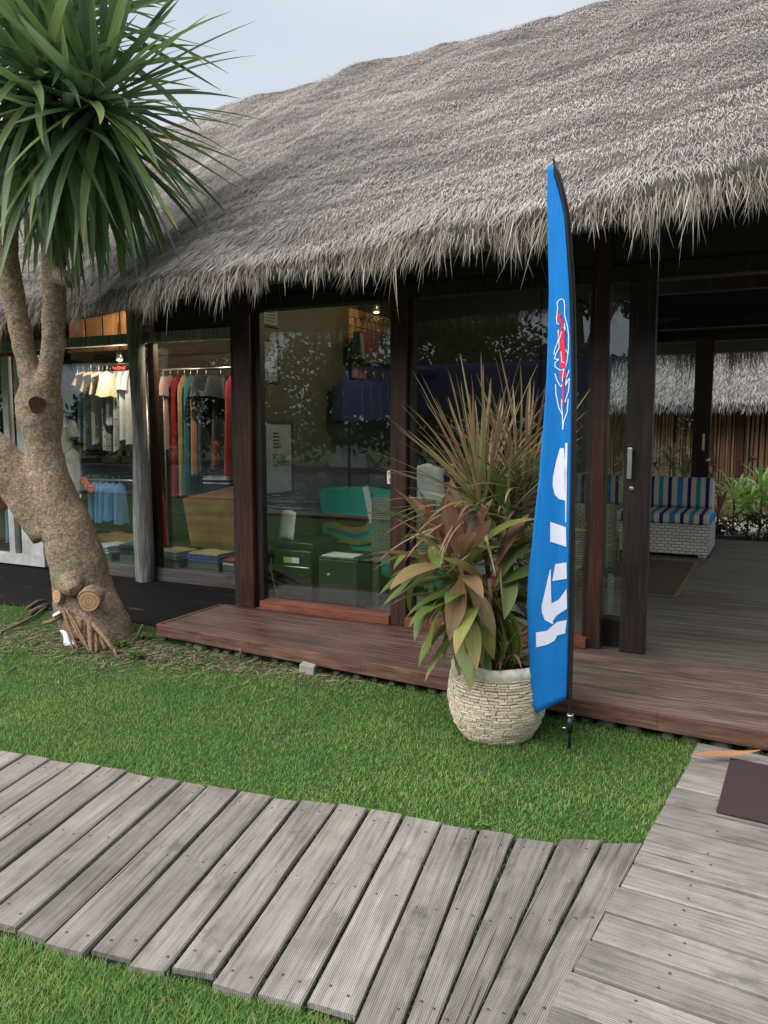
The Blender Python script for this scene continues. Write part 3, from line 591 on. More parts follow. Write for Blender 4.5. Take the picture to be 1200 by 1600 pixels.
# ridge tufts
n = 3500; x = rng.uniform(-9.5, 1.2, n); P0 = surf(x, np.ones(n)*.995)+np.stack([x*0, rng.uniform(-.05, .1, n), rng.uniform(-.07, -.02, n)], 1)
d = unit(np.stack([rng.normal(0, .8, n), rng.normal(-.3, .5, n), rng.normal(-.08, .16, n)], 1)); s = unit(np.cross(d, np.array([0, 0, 1.])))
tag(place('ridge_straw', blades('ridge_straw', m_thatch, P0-np.array([-2., 5, 0]), d, s, rng.uniform(.03, .08, n)*(1+1.2*(noise2(x, x*0, 4) > .9)), rng.uniform(.005, .012, n), np.array([0, 0, -1.])*rng.uniform(0, .2, n)[:, None]), bld), kind='stuff')

# ================================================================== the lawn
DECKPOLY = [(-3.97, fe(-3.95)-.01), (3.1, fe(3)-.0), (3.1, 10.9), (-3.97, 10.9)]
TREE = Vector((-4.52, 4.22, 0)); POT = Vector((-1.22, 3.74, 0))
def lawn(n, x0, x1, y0, y1, seed, lmin, lmax, wmin, wmax):
    q = np.random.default_rng(seed); x = q.uniform(x0, x1, n); y = q.uniform(y0, y1, n)
    keep = ~inpoly(x, y, BOARDPOLY) & ~inpoly(x, y, WALKPOLY) & ~inpoly(x, y, DECKPOLY) & ~inpoly(x, y, PAV)
    keep &= np.hypot(x-POT.x, y-POT.y) > .165
    # bare, thin ground round the tree and along the deck's left half
    dt = np.hypot((x-TREE.x-.25)/1.1, (y-TREE.y+.02)/.62); band = np.clip((y-(np.interp(x, [-5.5, -4.2, -2.6, -1.6], [3.75, 3.72, 3.86, 4.05])))/.18, 0, 1)
    bare = np.clip(1.45-dt, 0, 1)+band*np.clip((-2.2-x)/.6, 0, 1)*.7+.28*noise2(x, y, 7)*(dt < 2)
    keep &= q.uniform(0, 1, n) > np.clip(bare, 0, .96)
    x = x[keep]; y = y[keep]; n = len(x); B = np.stack([x, y, np.full(n, -.002)], 1)
    a = q.uniform(0, 2*np.pi, n); lean = q.uniform(.1, .75, n); d = unit(np.stack([np.cos(a)*lean, np.sin(a)*lean, np.ones(n)], 1))
    s = np.stack([-np.sin(a+q.normal(0, .6, n)), np.cos(a), a*0], 1); s = unit(s); hh = 1+.28*noise2(x, y, 4.5)
    return B, d, s, q.uniform(lmin, lmax, n)*hh, q.uniform(wmin, wmax, n), np.stack([np.cos(a)*.3, np.sin(a)*.3, -q.uniform(.05, .3, n)], 1)
L1 = lawn(165000, -4.4, -.15, 2.4, 4.25, 21, .010, .030, .002, .0034); L2 = lawn(105000, -2.6, -.6, .75, 1.8, 22, .012, .034, .0016, .003)
L3 = lawn(34000, -8, -4.4, 2.2, 4.65, 23, .02, .045, .003, .005); L4 = lawn(12000, -6, -2.6, -.2, 1.8, 24, .03, .06, .003, .006)
cat = [np.concatenate([p[k] for p in (L1, L2, L3, L4)]) for k in range(6)]
tag(place('lawn_grass', blades('lawn_grass', m_grass, *cat)), 'short green lawn grass between boardwalk and deck', 'grass', kind='stuff')
# grass and moss in the joints of the boardwalk
B = []
for i in range(9, len(JA)):
    a, b = JA[i], JB[i]
    for k in range(int(90+16*(i-8))):
        t = random.random(); 
        if math.sin(i*12.9+t*7)+.08*(i-8) < .35: continue
        B.append((a[0]+(b[0]-a[0])*t+random.uniform(-.008, .008), a[1]+(b[1]-a[1])*t, .008))
for y in WY[1:18]:
    for k in range(520):
        t = random.random()
        if math.sin(y*31+t*9) < -.75: continue
        B.append((wl(y)+t*1.2, y-.078*t*1.2+random.uniform(-.004, .004), .016))
for k in range(260):
    t = random.random(); a, b = JA[-1], JB[-1]; B.append((a[0]+(b[0]-a[0])*t+random.uniform(-.012, .012), a[1]+(b[1]-a[1])*t, .01))
B = np.array(B); n = len(B); a = rng.uniform(0, 6.28, n); d = unit(np.stack([np.cos(a)*.6, np.sin(a)*.6, np.ones(n)], 1))
tag(place('joint_grass', blades('joint_grass', m_moss, B, d, unit(np.stack([-np.sin(a), np.cos(a), a*0], 1)), rng.uniform(.008, .024, n), rng.uniform(.002, .005, n), np.stack([np.cos(a)*.3, np.sin(a)*.3, a*0-.2], 1))),
    'small grass tufts and moss growing in boardwalk gaps', 'grass', kind='stuff')
# litter on the bare ground
n = 3600; x = np.concatenate([rng.normal(TREE.x+.3, .75, n*3//4), rng.uniform(-4.2, -2.2, n-n*3//4)]); y = np.concatenate([rng.normal(TREE.y-.25, .22, n*3//4), rng.uniform(3.9, 4.22, n-n*3//4)])
kp = ~inpoly(x, y, DECKPOLY) & (np.hypot(x-POT.x, y-POT.y) > .25); x = x[kp]; y = y[kp]; n = len(x); a = rng.uniform(0, 6.28, n)
d = unit(np.stack([np.cos(a), np.sin(a), rng.uniform(-.02, .25, n)], 1))
tag(place('ground_litter', blades('ground_litter', m_twig, np.stack([x, y, rng.uniform(.002, .015, n)], 1), d, unit(np.stack([-np.sin(a), np.cos(a), a*0+.2], 1)), rng.uniform(.02, .10, n), rng.uniform(.003, .008, n), np.zeros((n, 3)))),
    'dry straw and leaf litter on bare soil by the tree', 'litter', kind='stuff')

# ================================================================== leaves
def leaf_mesh(name, mat, L, prof, droop, fold=.25, n=9, wave=0, seed=0):
    q = random.Random(seed); x = z = 0; vs = []; th = 0; ph = q.uniform(0, 6)
    def wd(t): return np.interp(t, [p[0] for p in prof], [p[1] for p in prof])
    for i in range(n+1):
        t = i/n
        if i: th = -droop*(t**1.4); x += math.cos(th)*L/n; z += math.sin(th)*L/n
        h = wd(t)/2; yo = wave*math.sin(t*5+ph)*L*.04; nx, nz = -math.sin(th), math.cos(th)
        for s in (-1, 0, 1): vs.append((x+nx*abs(s)*h*fold, yo+s*h, z+nz*abs(s)*h*fold))
    fs = [(i*3+k, i*3+k+1, (i+1)*3+k+1, (i+1)*3+k) for i in range(n) for k in (0, 1)]
    return MB().add(vs, fs, 0, True).mesh(name, mat)
def rosette(parent, c, meshes, count, el0, el1, jit=6, smin=.8, smax=1.1, az0=0, power=1., avoid=None, sink=None):
    for k in range(count):
        t = k/max(1, count-1); el = el0+(el1-el0)*(t**power)+random.uniform(-jit, jit); az = az0+k*2.39996+random.uniform(-.25, .25)
        m = meshes[min(len(meshes)-1, int(t*len(meshes)*.999))]; m = m[k % len(m)] if isinstance(m, list) else m
        s = random.uniform(smin, smax); r0 = .03
        if sink is not None:
            M = Matrix.Translation((c[0]+math.cos(az)*r0, c[1]+math.sin(az)*r0, c[2]+random.uniform(-.06, .02)-t*.10)) @ Euler((random.uniform(-.35, .35), -R(el), az)).to_matrix().to_4x4() @ Matrix.Diagonal((s, s, s, 1))
            sink.add([M @ v.co for v in m.vertices], [tuple(p.vertices) for p in m.polygons], 0, True); continue
        if avoid:
            for tr in range(40):
                if not avoid(c, az, el, s, m): break
                az += .37
            else: continue
        o = place('leaf', m, parent, (c[0]+math.cos(az)*r0, c[1]+math.sin(az)*r0, c[2]+random.uniform(-.06, .02)-t*.10), (random.uniform(-.35, .35), -R(el), az), (s, s*random.uniform(.85, 1.15), s))

# ------------------------------------------------------------------ yucca tree
yt = thing('yucca_tree', 'multi-stemmed yucca tree with grey-brown trunk and spiky green crown left of deck', 'tree', TREE)
def tp(u, v, y): return pos(u, v, y)-TREE
tk = MB()
def limb(pts, seg=16): tk.tube([p[0] for p in pts], [p[1] for p in pts], seg)
limb([(Vector((.02, .04, -.08)), .28), (Vector((.02, .03, .03)), .255), (tp(130, 930, 4.24), .225), (tp(122, 880, 4.22), .20), (tp(102, 820, 4.2), .187), (tp(80, 775, 4.18), .182), (tp(70, 740, 4.17), .15)])
limb([(tp(88, 790, 4.19), .17), (tp(74, 730, 4.17), .135), (tp(68, 690, 4.16), .128), (tp(62, 650, 4.15), .165), (tp(62, 625, 4.15), .165), (tp(64, 600, 4.15), .13)])
limb([(tp(56, 615, 4.13), .10), (tp(42, 560, 4.12), .078), (tp(26, 490, 4.08), .082), (tp(12, 410, 4.02), .083), (tp(6, 330, 3.98), .08), (tp(12, 230, 3.92), .075), (tp(30, 150, 3.86), .07)])
limb([(tp(72, 620, 4.16), .10), (tp(82, 560, 4.12), .08), (tp(86, 480, 4.06), .082), (tp(84, 415, 4.0), .082), (tp(92, 360, 3.97), .08), (tp(118, 280, 3.95), .075), (tp(150, 200, 3.95), .065)])
limb([(tp(86, 830, 4.18), .18), (tp(40, 765, 4.1), .175), (tp(-5, 715, 4.0), .165), (tp(-60, 670, 3.9), .15), (tp(-130, 590, 3.8), .13), (tp(-150, 400, 3.75), .11), (tp(-120, 150, 3.75), .09)])
limb([(tp(92, 430, 4.0), .06), (tp(112, 440, 3.93), .05), (tp(122, 420, 3.88), .04)], 10)
limb([(tp(112, 905, 4.2), .10), (tp(112, 915, 4.02), .085), (tp(116, 925, 3.98), .05)], 10)
knot = tp(60, 633, 4.15)
lat = Vector((.73, -.68, 0))
trunk = tk.build('trunk', m_bark, yt); md = trunk.modifiers.new('remesh', 'REMESH'); md.mode = 'VOXEL'; md.voxel_size = .017; md.use_smooth_shade = True
ms = trunk.modifiers.new('smooth', 'SMOOTH'); ms.iterations = 5
tx = bpy.data.textures.new('bark_lumps', 'CLOUDS'); tx.noise_scale = .16; dm = trunk.modifiers.new('lumps', 'DISPLACE'); dm.texture = tx; dm.strength = .028; dm.mid_level = .5
tx2 = bpy.data.textures.new('bark_fine', 'CLOUDS'); tx2.noise_scale = .03; dm = trunk.modifiers.new('fine', 'DISPLACE'); dm.texture = tx2; dm.strength = .008; dm.mid_level = .5
def stub(c, d, r0, r1, L, name, cutm, squash=1.0):
    d = Vector(d).normalized(); q = d.to_track_quat('Z', 'Y').to_euler(); b = MB(); sg = 20
    prof = [(r0, -.10), (r0, 0), (r1*1.08, L*.6), (r1, L)]; vs = []
    for rr, z in prof:
        for k in range(sg): a = 2*PI*k/sg; w_ = rr*(1+.05*math.sin(a*3+1)+.03*math.sin(a*5)); vs.append((math.cos(a)*w_*squash, math.sin(a)*w_, z))
    b.add(vs, [(i*sg+k, i*sg+(k+1) % sg, (i+1)*sg+(k+1) % sg, (i+1)*sg+k) for i in range(3) for k in range(sg)], 0, True)
    o = b.build(name, m_bark, yt); o.location = c; o.rotation_euler = q
    f = MB(); ring = vs[3*sg:]; f.add([(p[0]*.93, p[1]*.93, L+.003) for p in ring]+[(0, 0, L+.004)]+[(p[0]*.93, p[1]*.93, L-.01) for p in ring], [(k, (k+1) % sg, sg) for k in range(sg)]+[(k, sg+1+k, sg+1+(k+1) % sg, (k+1) % sg) for k in range(sg)]); f.build('cut_face', cutm, o)
    return o
stub(tp(141, 937, 4.02), (.58, -.80, -.05), .085, .078, .05, 'pruned_stub', m_cut)['label'] = 'large round pruned stub with pale cut face'
stub(tp(102, 930, 4.06), (-.10, -.95, .06), .065, .056, .07, 'pruned_stub', m_cut, .8)['label'] = 'smaller pruned stub with pale cut face'
stub(knot+lat*.152, (.70, -.70, .05), .07, .058, .03, 'knot_hole', mat_bark('knot_bark', [(.3, (.03, .015, .01)), (.7, (.12, .06, .04))]))
for pts, r in (([(100, 955, 4.0), (108, 985, 3.93), (122, 1015, 3.86)], .013), ([(103, 950, 4.0), (116, 985, 3.92), (135, 1012, 3.87)], .012), ([(99, 955, 4.0), (104, 985, 3.95), (116, 1020, 3.85)], .011), ([(106, 955, 4.0), (122, 980, 3.93), (140, 1020, 3.84)], .010), ([(96, 960, 4.0), (85, 972, 3.98), (68, 974, 3.96)], .022),
               ([(140, 972, 3.97), (141, 995, 3.9), (143, 1028, 3.85)], .024), ([(142, 972, 3.98), (160, 990, 3.93), (178, 1016, 3.9)], .021), ([(178, 1014, 3.9), (185, 1036, 3.86)], .010), ([(148, 985, 3.98), (152, 1010, 3.9), (150, 1020, 3.88)], .016), ([(125, 970, 4.0), (122, 1000, 3.93)], .028), ([(155, 990, 3.99), (165, 1015, 3.93)], .02)):
    pp = [tp(*p) for p in pts]
    if len(pp) == 3:
        pp = [pp[0].lerp(pp[1], t).lerp(pp[1].lerp(pp[2], t), t) for t in (0, .2, .4, .6, .8, 1)]
    MB().tube(pp, [r*.78*(1.1-.3*i/len(pp)) for i in range(len(pp))], 8, wob=.12).build('aerial_root', m_root, yt)
YP = [(0, .03), (.08, .04), (.35, .058), (.65, .046), (.88, .022), (1, .003)]
def ym(L, dr, s): return leaf_mesh('yucca_leaf', m_yucca, L, YP, dr, .3, 9, .4, s)
YL = [[ym(.85, .06, 1), ym(.95, .12, 2)], [ym(1.0, .12, 3), ym(1.05, .28, 4)], [ym(1.05, .2, 5), ym(1.0, .5, 6)], [ym(1.05, .25, 7), ym(1.08, .15, 8)], [ym(1.0, .25, 9), ym(1.05, .12, 10)]]
rosette(yt, tp(62, 110, 3.80), YL, 110, 84, -84, 7, .95, 1.22, power=.8); rosette(yt, tp(150, 150, 3.95), YL, 106, 84, -80, 7, .92, 1.2, 1.1, .8); rosette(yt, tp(96, 175, 3.88), YL, 60, 30, -84, 7, .9, 1.15, 2.6); rosette(yt, tp(-60, 60, 3.8), YL, 24, 60, -78, 7, .9, 1.05, .5)
mass = MB()
for u_, v_, y_, n_, a_, b_ in ((62, 110, 3.88, 60, 84, -70), (140, 150, 4.02, 50, 84, -60), (20, -40, 4.1, 70, 84, -50), (-70, 90, 3.9, 50, 80, -80), (120, 10, 4.2, 50, 84, -40)): rosette(yt, tp(u_, v_, y_), YL, n_, a_, b_, 9, .85, 1.15, random.uniform(0, 6), .85, sink=mass)
tag(mass.build('inner_crown_leaves', m_yucca2, yt), kind='stuff')
# ------------------------------------------------------------------ pot
pot = thing('plant_pot', 'large round pot faced with cream stone slivers on the lawn', 'pot', POT)
ZS = [0, .03, .08, .14, .20, .26, .31, .345]; RS = [.165, .190, .218, .237, .243, .240, .232, .224]
def pr(z): return float(np.interp(z, ZS, RS))
MB().lathe([(.001, 0)]+[(pr(z)-.012, z) for z in np.linspace(0, .35, 18)]+[(.186, .35), (.184, .30), (.001, .30)], seg=40).build('pot_body', m_grout, pot)
rm = MB(); rm.lathe([(.224, .335), (.232, .35), (.230, .375), (.222, .388), (.204, .391), (.190, .384), (.184, .36), (.183, .29)], seg=48); rm.v = [(p[0]*(1+.01*math.sin(p[2]*90+p[0]*40)), p[1]*(1+.01*math.sin(p[0]*55)), p[2]+.003*math.sin(p[0]*31+p[1]*17)) for p in rm.v]
rm.build('rim', m_potrim, pot); MB().lathe([(.185, .325), (.12, .335), (.06, .332), (.001, .338)], seg=24).build('soil', m_potsoil, pot)
SV = []
for s in range(8):
    mb = MB().box((0, 0, 0), (1, 1, 1)); mb.v = [(p[0]*random.uniform(.8, 1.05), p[1], p[2]*random.uniform(.72, 1.05)) for p in mb.v]; SV.append(mb.mesh('stone_sliver', m_pots))
stones = []; z = .008; row = 0
while z < .335:
    hgt = random.uniform(.0105, .016); rr = pr(z+hgt/2); a = random.uniform(0, .3); end = a+2*PI
    while a < end-.05:
        wd = random.uniform(.026, .066)*(.6 if random.random() < .2 else 1); da = wd/rr; da = min(da, end-a)
        am = a+da/2; sl = math.atan2(pr(z+hgt)-pr(z), hgt)
        facing = math.cos(am-math.atan2(-POT.y, -POT.x))
        stones.append((facing+wd*3, am, z+hgt/2+random.uniform(-.0015, .0015), rr-.006+random.uniform(-.003, .004), (.018, wd*.93, hgt*.82), sl)); a += da
    z += hgt; row += 1
stones.sort(key=lambda s: -s[0]); rest = MB()
for i, (f_, am, zz, rr, dm_, sl) in enumerate(stones):
    rot = Euler((random.uniform(-.07, .07), math.atan2(math.sin(sl), 1)*.8, am), 'XYZ')
    if i < 300: place('stone_sliver', SV[i % 8], pot, (rr*math.cos(am), rr*math.sin(am), zz), rot, dm_)
    else: rest.box((rr*math.cos(am), rr*math.sin(am), zz), dm_, rot=rot)
tag(rest.build('stone_sliver_facing', m_pots, pot), kind='stuff')
# ------------------------------------------------------------------ plants in the pot
def pp_(u, v, y): return pos(u, v, y)
dr_ = thing('dracaena_plant', 'spiky red-edged dracaena rising tallest from the stone pot', 'plant', (POT.x-.02, POT.y+.05, .33))
O = Vector(dr_.location)
DP = [(0, .013), (.1, .016), (.5, .015), (.85, .009), (1, .001)]
def dm2(L, d_, s): return leaf_mesh('dracaena_leaf', m_drac, L, DP, d_, .35, 7, .3, s)
DL = [[dm2(.60, .03, 1), dm2(.66, .1, 2), dm2(.55, .06, 3)], [dm2(.64, .12, 4), dm2(.6, .25, 5)], [dm2(.58, .2, 6), dm2(.55, .5, 7)], [dm2(.5, .6, 8), dm2(.45, .9, 9)]]
h1 = pp_(752, 765, 3.74)-O; h2 = pp_(818, 745, 3.95)-O; h3 = pp_(790, 790, 3.80)-O
def near_flag(org, lim=9):
    def f(c, az, el, s, m):
        L = max(v.co.x for v in m.vertices)*s
        for t in (.45, .7, 1.):
            x = org[0]+c[0]+math.cos(az)*math.cos(R(el))*L*t; y = org[1]+c[1]+math.sin(az)*math.cos(R(el))*L*t
            if x > -1.09 and y < 3.70: return True
            if x > lim: return True
        return False
    return f
avD = near_flag(O, -.93)
rosette(dr_, h1, DL, 135, 87, -14, 5, .86, 1.08, power=1.0, avoid=avD); rosette(dr_, h2, DL, 95, 86, -10, 5, .8, 1.05, 1.3, .85, avoid=avD); rosette(dr_, h3, DL, 30, 70, -40, 8, .7, .95, .4, avoid=avD)
for h_ in (h1, h2, h3): MB().tube([(random.uniform(-.04, .04), random.uniform(-.03, .03), -.02), (h_[0]*.5, h_[1]*.5, h_[2]*.5), (h_[0]*.95, h_[1]*.95, h_[2]*.8), tuple(h_)], [.016, .013, .012, .015], 8).build('stem', m_root, dr_)
co = thing('cordyline_plant', 'broad-leaved red and green cordyline bushing over the stone pot', 'plant', (POT.x, POT.y-.05, .33)); O = Vector(co.location)
avC = near_flag(O, -.86)
CP = [(0, .014), (.12, .018), (.3, .055), (.5, .088), (.7, .08), (.88, .04), (1, .002)]
def cm(L, d_, mt, s): return leaf_mesh('cordyline_leaf', mt, L, CP, d_, .22, 9, .5, s)
CR = [cm(.26, .2, m_cordr, 1), cm(.34, .3, m_cord, 2)]; CA = [cm(.40, .7, m_cord, 3), cm(.42, .5, m_cord, 4), cm(.4, .9, m_cordg, 5)]; CB = [cm(.40, .9, m_cordg, 6), cm(.38, .6, m_cordg, 7), cm(.36, 1.1, m_cord, 8)]
CG = [cm(.36, .6, m_cordg, 9), cm(.33, .3, m_cordg, 10), cm(.35, .8, m_cordg, 11)]
q1 = pp_(716, 872, 3.55)-O; q2 = pp_(765, 905, 3.56)-O; q3 = pp_(800, 845, 3.86)-O; q4 = pp_(735, 935, 3.60)-O; q5 = pp_(690, 830, 3.75)-O
rosette(co, q1, [CR, CA, CA, CB, CG], 36, 80, -60, 10, .9, 1.18, avoid=avC); rosette(co, q2, [CA, CB, CG, CG], 25, 60, -75, 10, .85, 1.05, .9, avoid=avC); rosette(co, q3, [CB, CB, CA, CG], 24, 80, -55, 10, .85, 1.1, 1.7, avoid=avC); rosette(co, q4, [CB, CG, CG], 28, 30, -82, 10, .85, 1.08, 2.5, avoid=avC); rosette(co, q5, [CR, CA, CB], 22, 75, -35, 10, .85, 1.1, 3.0, avoid=avC)
for h_ in (q1, q2, q3, q4, q5): MB().tube([(h_[0]*.25, h_[1]*.25, -.02), (h_[0]*.6, h_[1]*.6, h_[2]*.5), tuple(h_)], [.014, .012, .011], 8).build('stem', m_root, co)
pu = thing('dracaena_pup', 'small strappy dracaena shoot drooping over the front rim of the stone pot', 'plant', (POT.x+.07, POT.y-.06, .33))
PL = [[dm2(.26, .9, 21), dm2(.3, 1.2, 22)], [dm2(.3, 1.35, 23), dm2(.26, 1.1, 24)]]
avP = near_flag(pu.location)
rosette(pu, (-.02, 0, .13), PL, 34, 78, 28, 8, .75, 1.1, avoid=avP); rosette(pu, (-.13, .05, .14), PL, 18, 75, 28, 8, .7, 1.0, avoid=avP)

# ------------------------------------------------------------------ feather flag
FL = Vector((-.837, 3.638, 0)); fl = thing('feather_flag', 'tall blue feather banner flag on a black pole in front of the pot', 'flag', FL)
PX = [(0, 0), (.18, .002), (.27, -.001), (.555, .001), (1.157, -.006), (1.74, -.012), (2.166, -.030), (2.475, -.060), (2.62, -.093), (2.69, -.117), (2.735, -.140)]
def polex(z): return float(np.interp(z, [p[0] for p in PX], [p[1] for p in PX]))
ZL = [.222, .30, .375, .5, .687, .85, .997, 1.301, 1.743, 2.174, 2.45, 2.596, 2.70]; XL = [-.128, -.168, -.183, -.194, -.203, -.195, -.177, -.153, -.139, -.134, -.147, -.155, -.156]
def leftx(z): return float(np.interp(z, ZL, XL))
def fy(x, z): return .014*math.sin(x*22+z*2.2)+.010*math.sin(z*5.1+x*7)-.02*min(1, max(0, -x/.2))*math.sin(z*1.4)
zs = np.linspace(.03, 2.735, 40)
MB().tube([(polex(z)+.012, 0, z) for z in zs], [.0085-.0035*z/2.7 for z in zs], 8).build('pole', m_black, fl)
MB().tube([(polex(.0)+.012, 0, -.12), (.012, 0, .03), (.012, 0, .04)], [.004, .008, .008], 8).build('ground_spike', m_steel, fl)
c_ = MB(); c_.tube([(.013, 0, .11), (.013, 0, .185)], .0145, 12); c_.build('pole_socket', m_black, fl); MB().tube([(.013, 0, .186), (.013, 0, .198)], .0165, 12).build('collar', m_steel, fl); MB().tube([(.0, -.006, .13), (-.018, -.012, .13)], .005, 8).build('thumb_screw', m_steel, fl)
sl = MB()
def slv(i, j):
    z = .27+i*(2.745-.27); a = (j-.5)*1.0; wid = np.interp(z, [.27, 2.2, 2.5, 2.66, 2.745], [.022, .023, .026, .03, .004]); return (polex(z)+.014-wid*j, fy(polex(z), z)*.4-.013*math.sin(j*PI), z)
sl.grid(slv, 60, 5); o = sl.build('pole_sleeve', m_blackmat, fl); md = o.modifiers.new('thick', 'SOLIDIFY'); md.thickness = .002
def fab(i, j):
    zt = .262+i*(2.715-.262); xr = polex(zt)-.005-(.0 if zt < 2.3 else (zt-2.3)*.012); xl = min(leftx(zt), xr-.004)
    x = xr+(xl-xr)*j; z = zt-(.04*(j**1.5) if i < .02 else 0)-(.045*j*max(0, 1-i*14)); return (x, fy(x, zt)-.002, z)
fabm = MB().grid(fab, 90, 14); fb = fabm.build('banner', m_flag, fl); md = fb.modifiers.new('thick', 'SOLIDIFY'); md.thickness = .0015; md.offset = 0
def mk(u, v):
    p = pos(u, v, 3.625); x, z = p.x-FL.x, p.z; return (x, fy(x, z)-.0065, z)
def ribbon(Lp, Rp, name, mat, n=14, m=4):
    def ev(P, t):
        s = t*(len(P)-1); i = min(int(s), len(P)-2); f = s-i; return (P[i][0]+(P[i+1][0]-P[i][0])*f, P[i][1]+(P[i+1][1]-P[i][1])*f)
    return MB().grid(lambda i, j: mk(*[ev(Lp, i)[k]+(ev(Rp, i)[k]-ev(Lp, i)[k])*j for k in (0, 1)]), n, m).build(name, mat, fb)
def cz(x, y): return (815+x*90/335, 690+y*430/1600)     # picture point of a printed mark
ribbon([cz(217, 38), cz(195, 120), cz(180, 210), cz(180, 260), cz(192, 310), cz(215, 335), cz(250, 345)], [cz(240, 40), cz(246, 120), cz(246, 200), cz(246, 240), cz(248, 290), cz(250, 325), cz(251, 345)], 'letter', m_flagw, 18)
ribbon([cz(247, 10), cz(246, 120), cz(250, 180), cz(249, 260), cz(251, 470)], [cz(260, 8), cz(260, 115), cz(257, 180), cz(258, 260), cz(256, 470)], 'letter', m_flagw, 24, 1)
ribbon([cz(170, 466), cz(170, 580)], [cz(255, 500), cz(258, 614)], 'letter', m_flagw)
ribbon([cz(197, 712), cz(180, 810)], [cz(258, 704), cz(260, 800)], 'letter', m_flagw)
ribbon([cz(169, 738), cz(140, 870), cz(121, 950), cz(122, 990), cz(138, 1035), cz(180, 1062)], [cz(173, 742), cz(173, 860), cz(175, 940), cz(178, 965), cz(180, 1010), cz(183, 1062)], 'letter', m_flagw, 20)
ribbon([cz(175, 940), cz(215, 920), cz(258, 858)], [cz(180, 1045), cz(205, 1010), cz(260, 975)], 'letter', m_flagw)
ribbon([cz(86, 1107), cz(150, 1098), cz(183, 1068), cz(205, 1050), cz(258, 1042)], [cz(86, 1195), cz(150, 1180), cz(190, 1160), cz(205, 1130), cz(248, 1120)], 'letter', m_flagw, 16)
def ce(x, y): return (816.5+x*100/615, 440+y*260/1600)
def stroke(P, wd, name, mat, off=0):
    Pn = []
    for a, b in zip(P, P[1:]):
        k = max(1, int(math.hypot(b[0]-a[0], b[1]-a[1])/2.2)); Pn += [(a[0]+(b[0]-a[0])*i/k, a[1]+(b[1]-a[1])*i/k) for i in range(k)]
    Pn.append(P[-1]); Lp, Rp = [], []
    for i, p in enumerate(Pn):
        a, b = Pn[max(0, i-1)], Pn[min(len(Pn)-1, i+1)]; dx, dy = b[0]-a[0], b[1]-a[1]; l = math.hypot(dx, dy) or 1; Lp.append((p[0]-dy/l*wd/2, p[1]+dx/l*wd/2)); Rp.append((p[0]+dy/l*wd/2, p[1]-dx/l*wd/2))
    vs = []
    for a, b in zip(Lp, Rp):
        for s in (a, b): q = mk(*s); vs.append((q[0], q[1]-off, q[2]))
    return MB().add(vs, [(2*i, 2*i+1, 2*i+3, 2*i+2) for i in range(len(Pn)-1)]).build(name, mat, fb)
E1 = lambda P: [ce(*p) for p in P]
for P in ([(325, 210), (345, 180), (375, 165), (402, 185), (408, 230), (404, 320)], [(330, 210), (335, 270), (325, 300)], [(405, 320), (432, 420), (445, 520), (440, 650), (432, 715)], [(330, 300), (320, 340), (325, 400), (345, 410)], [(335, 460), (340, 540), (320, 600), (295, 660), (292, 700)],
          [(345, 630), (310, 690), (295, 740), (340, 745)], [(340, 745), (300, 775), (300, 815), (350, 850), (405, 835)], [(410, 650), (432, 690), (425, 760), (405, 830)], [(298, 880), (320, 950), (355, 1010), (372, 980)], [(305, 985), (308, 1080), (335, 1210), (375, 1290)], [(445, 850), (415, 920), (405, 1000), (440, 930)],
          [(445, 930), (435, 1050), (395, 1160)], [(430, 1130), (420, 1250), (385, 1340), (374, 1425)], [(372, 1290), (374, 1425)], [(365, 1130), (362, 1200), (372, 1280)], [(390, 430), (410, 470), (402, 400)]):
    stroke(E1(P), 1.6, 'emblem_outline', m_flagw)
for P, wd in (([(350, 305), (345, 345), (358, 375), (372, 400)], 6.5), ([(375, 380), (382, 430), (368, 470)], 4), ([(355, 455), (352, 560)], 4.5), ([(385, 470), (380, 560), (390, 660), (392, 760), (385, 830)], 8), ([(360, 560), (366, 660), (365, 830)], 5), ([(372, 850), (368, 930)], 6), ([(395, 850), (402, 930)], 4.5), ([(378, 960), (382, 1080), (376, 1200)], 3.6)):
    stroke(E1(P), wd*.85, 'emblem_figure', m_flagr, .002)
for P in ([(375, 480), (345, 560), (345, 640)], [(365, 670), (372, 770), (400, 780)], [(390, 840), (372, 960)]): stroke(E1(P), 1.5, 'emblem_line', m_flagw, .004)

# ------------------------------------------------------------------ small things on the ground
q = [posz(1141, 1186, .058), posz(1119, 1269, .058)]
dmx = MB().prism([(q[0].x, q[0].y), (q[1].x, q[1].y), (q[1].x+.9, q[1].y-.07), (q[0].x+.9, q[0].y-.07)], .055, .066); tag(dmx.build('doormat', m_mat, None, False, .003), 'dark purple-brown doormat lying on the walkway', 'doormat')
lf = leaf_mesh('fallen_leaf', m_dry, .30, [(0, .012), (.3, .04), (.6, .036), (1, .003)], -.1, .25, 9, .5, 3); a0 = posz(1087, 1181, .082); a1 = posz(1190, 1178, .082)
tag(place('fallen_leaf', lf, None, a0, (.25, -.02, math.atan2((a1-a0).y, (a1-a0).x))), 'long dry orange-brown leaf lying across the doormat edge', 'leaf')
b0 = posz(482, 1043, .035); bl = MB().box((0, 0, 0), (.10, .09, .13)); o = bl.build('concrete_block', m_conc, None, bevel=.008); o.location = (b0.x, fe(b0.x)-.005, .0); o.rotation_euler = (.05, .08, .2); tag(o, 'pale grey concrete block propping the deck edge', 'block')
ps = [pos(93, 985, 3.95), pos(102, 1013, 3.93), pos(115, 1008, 3.93), pos(103, 985, 3.96)]
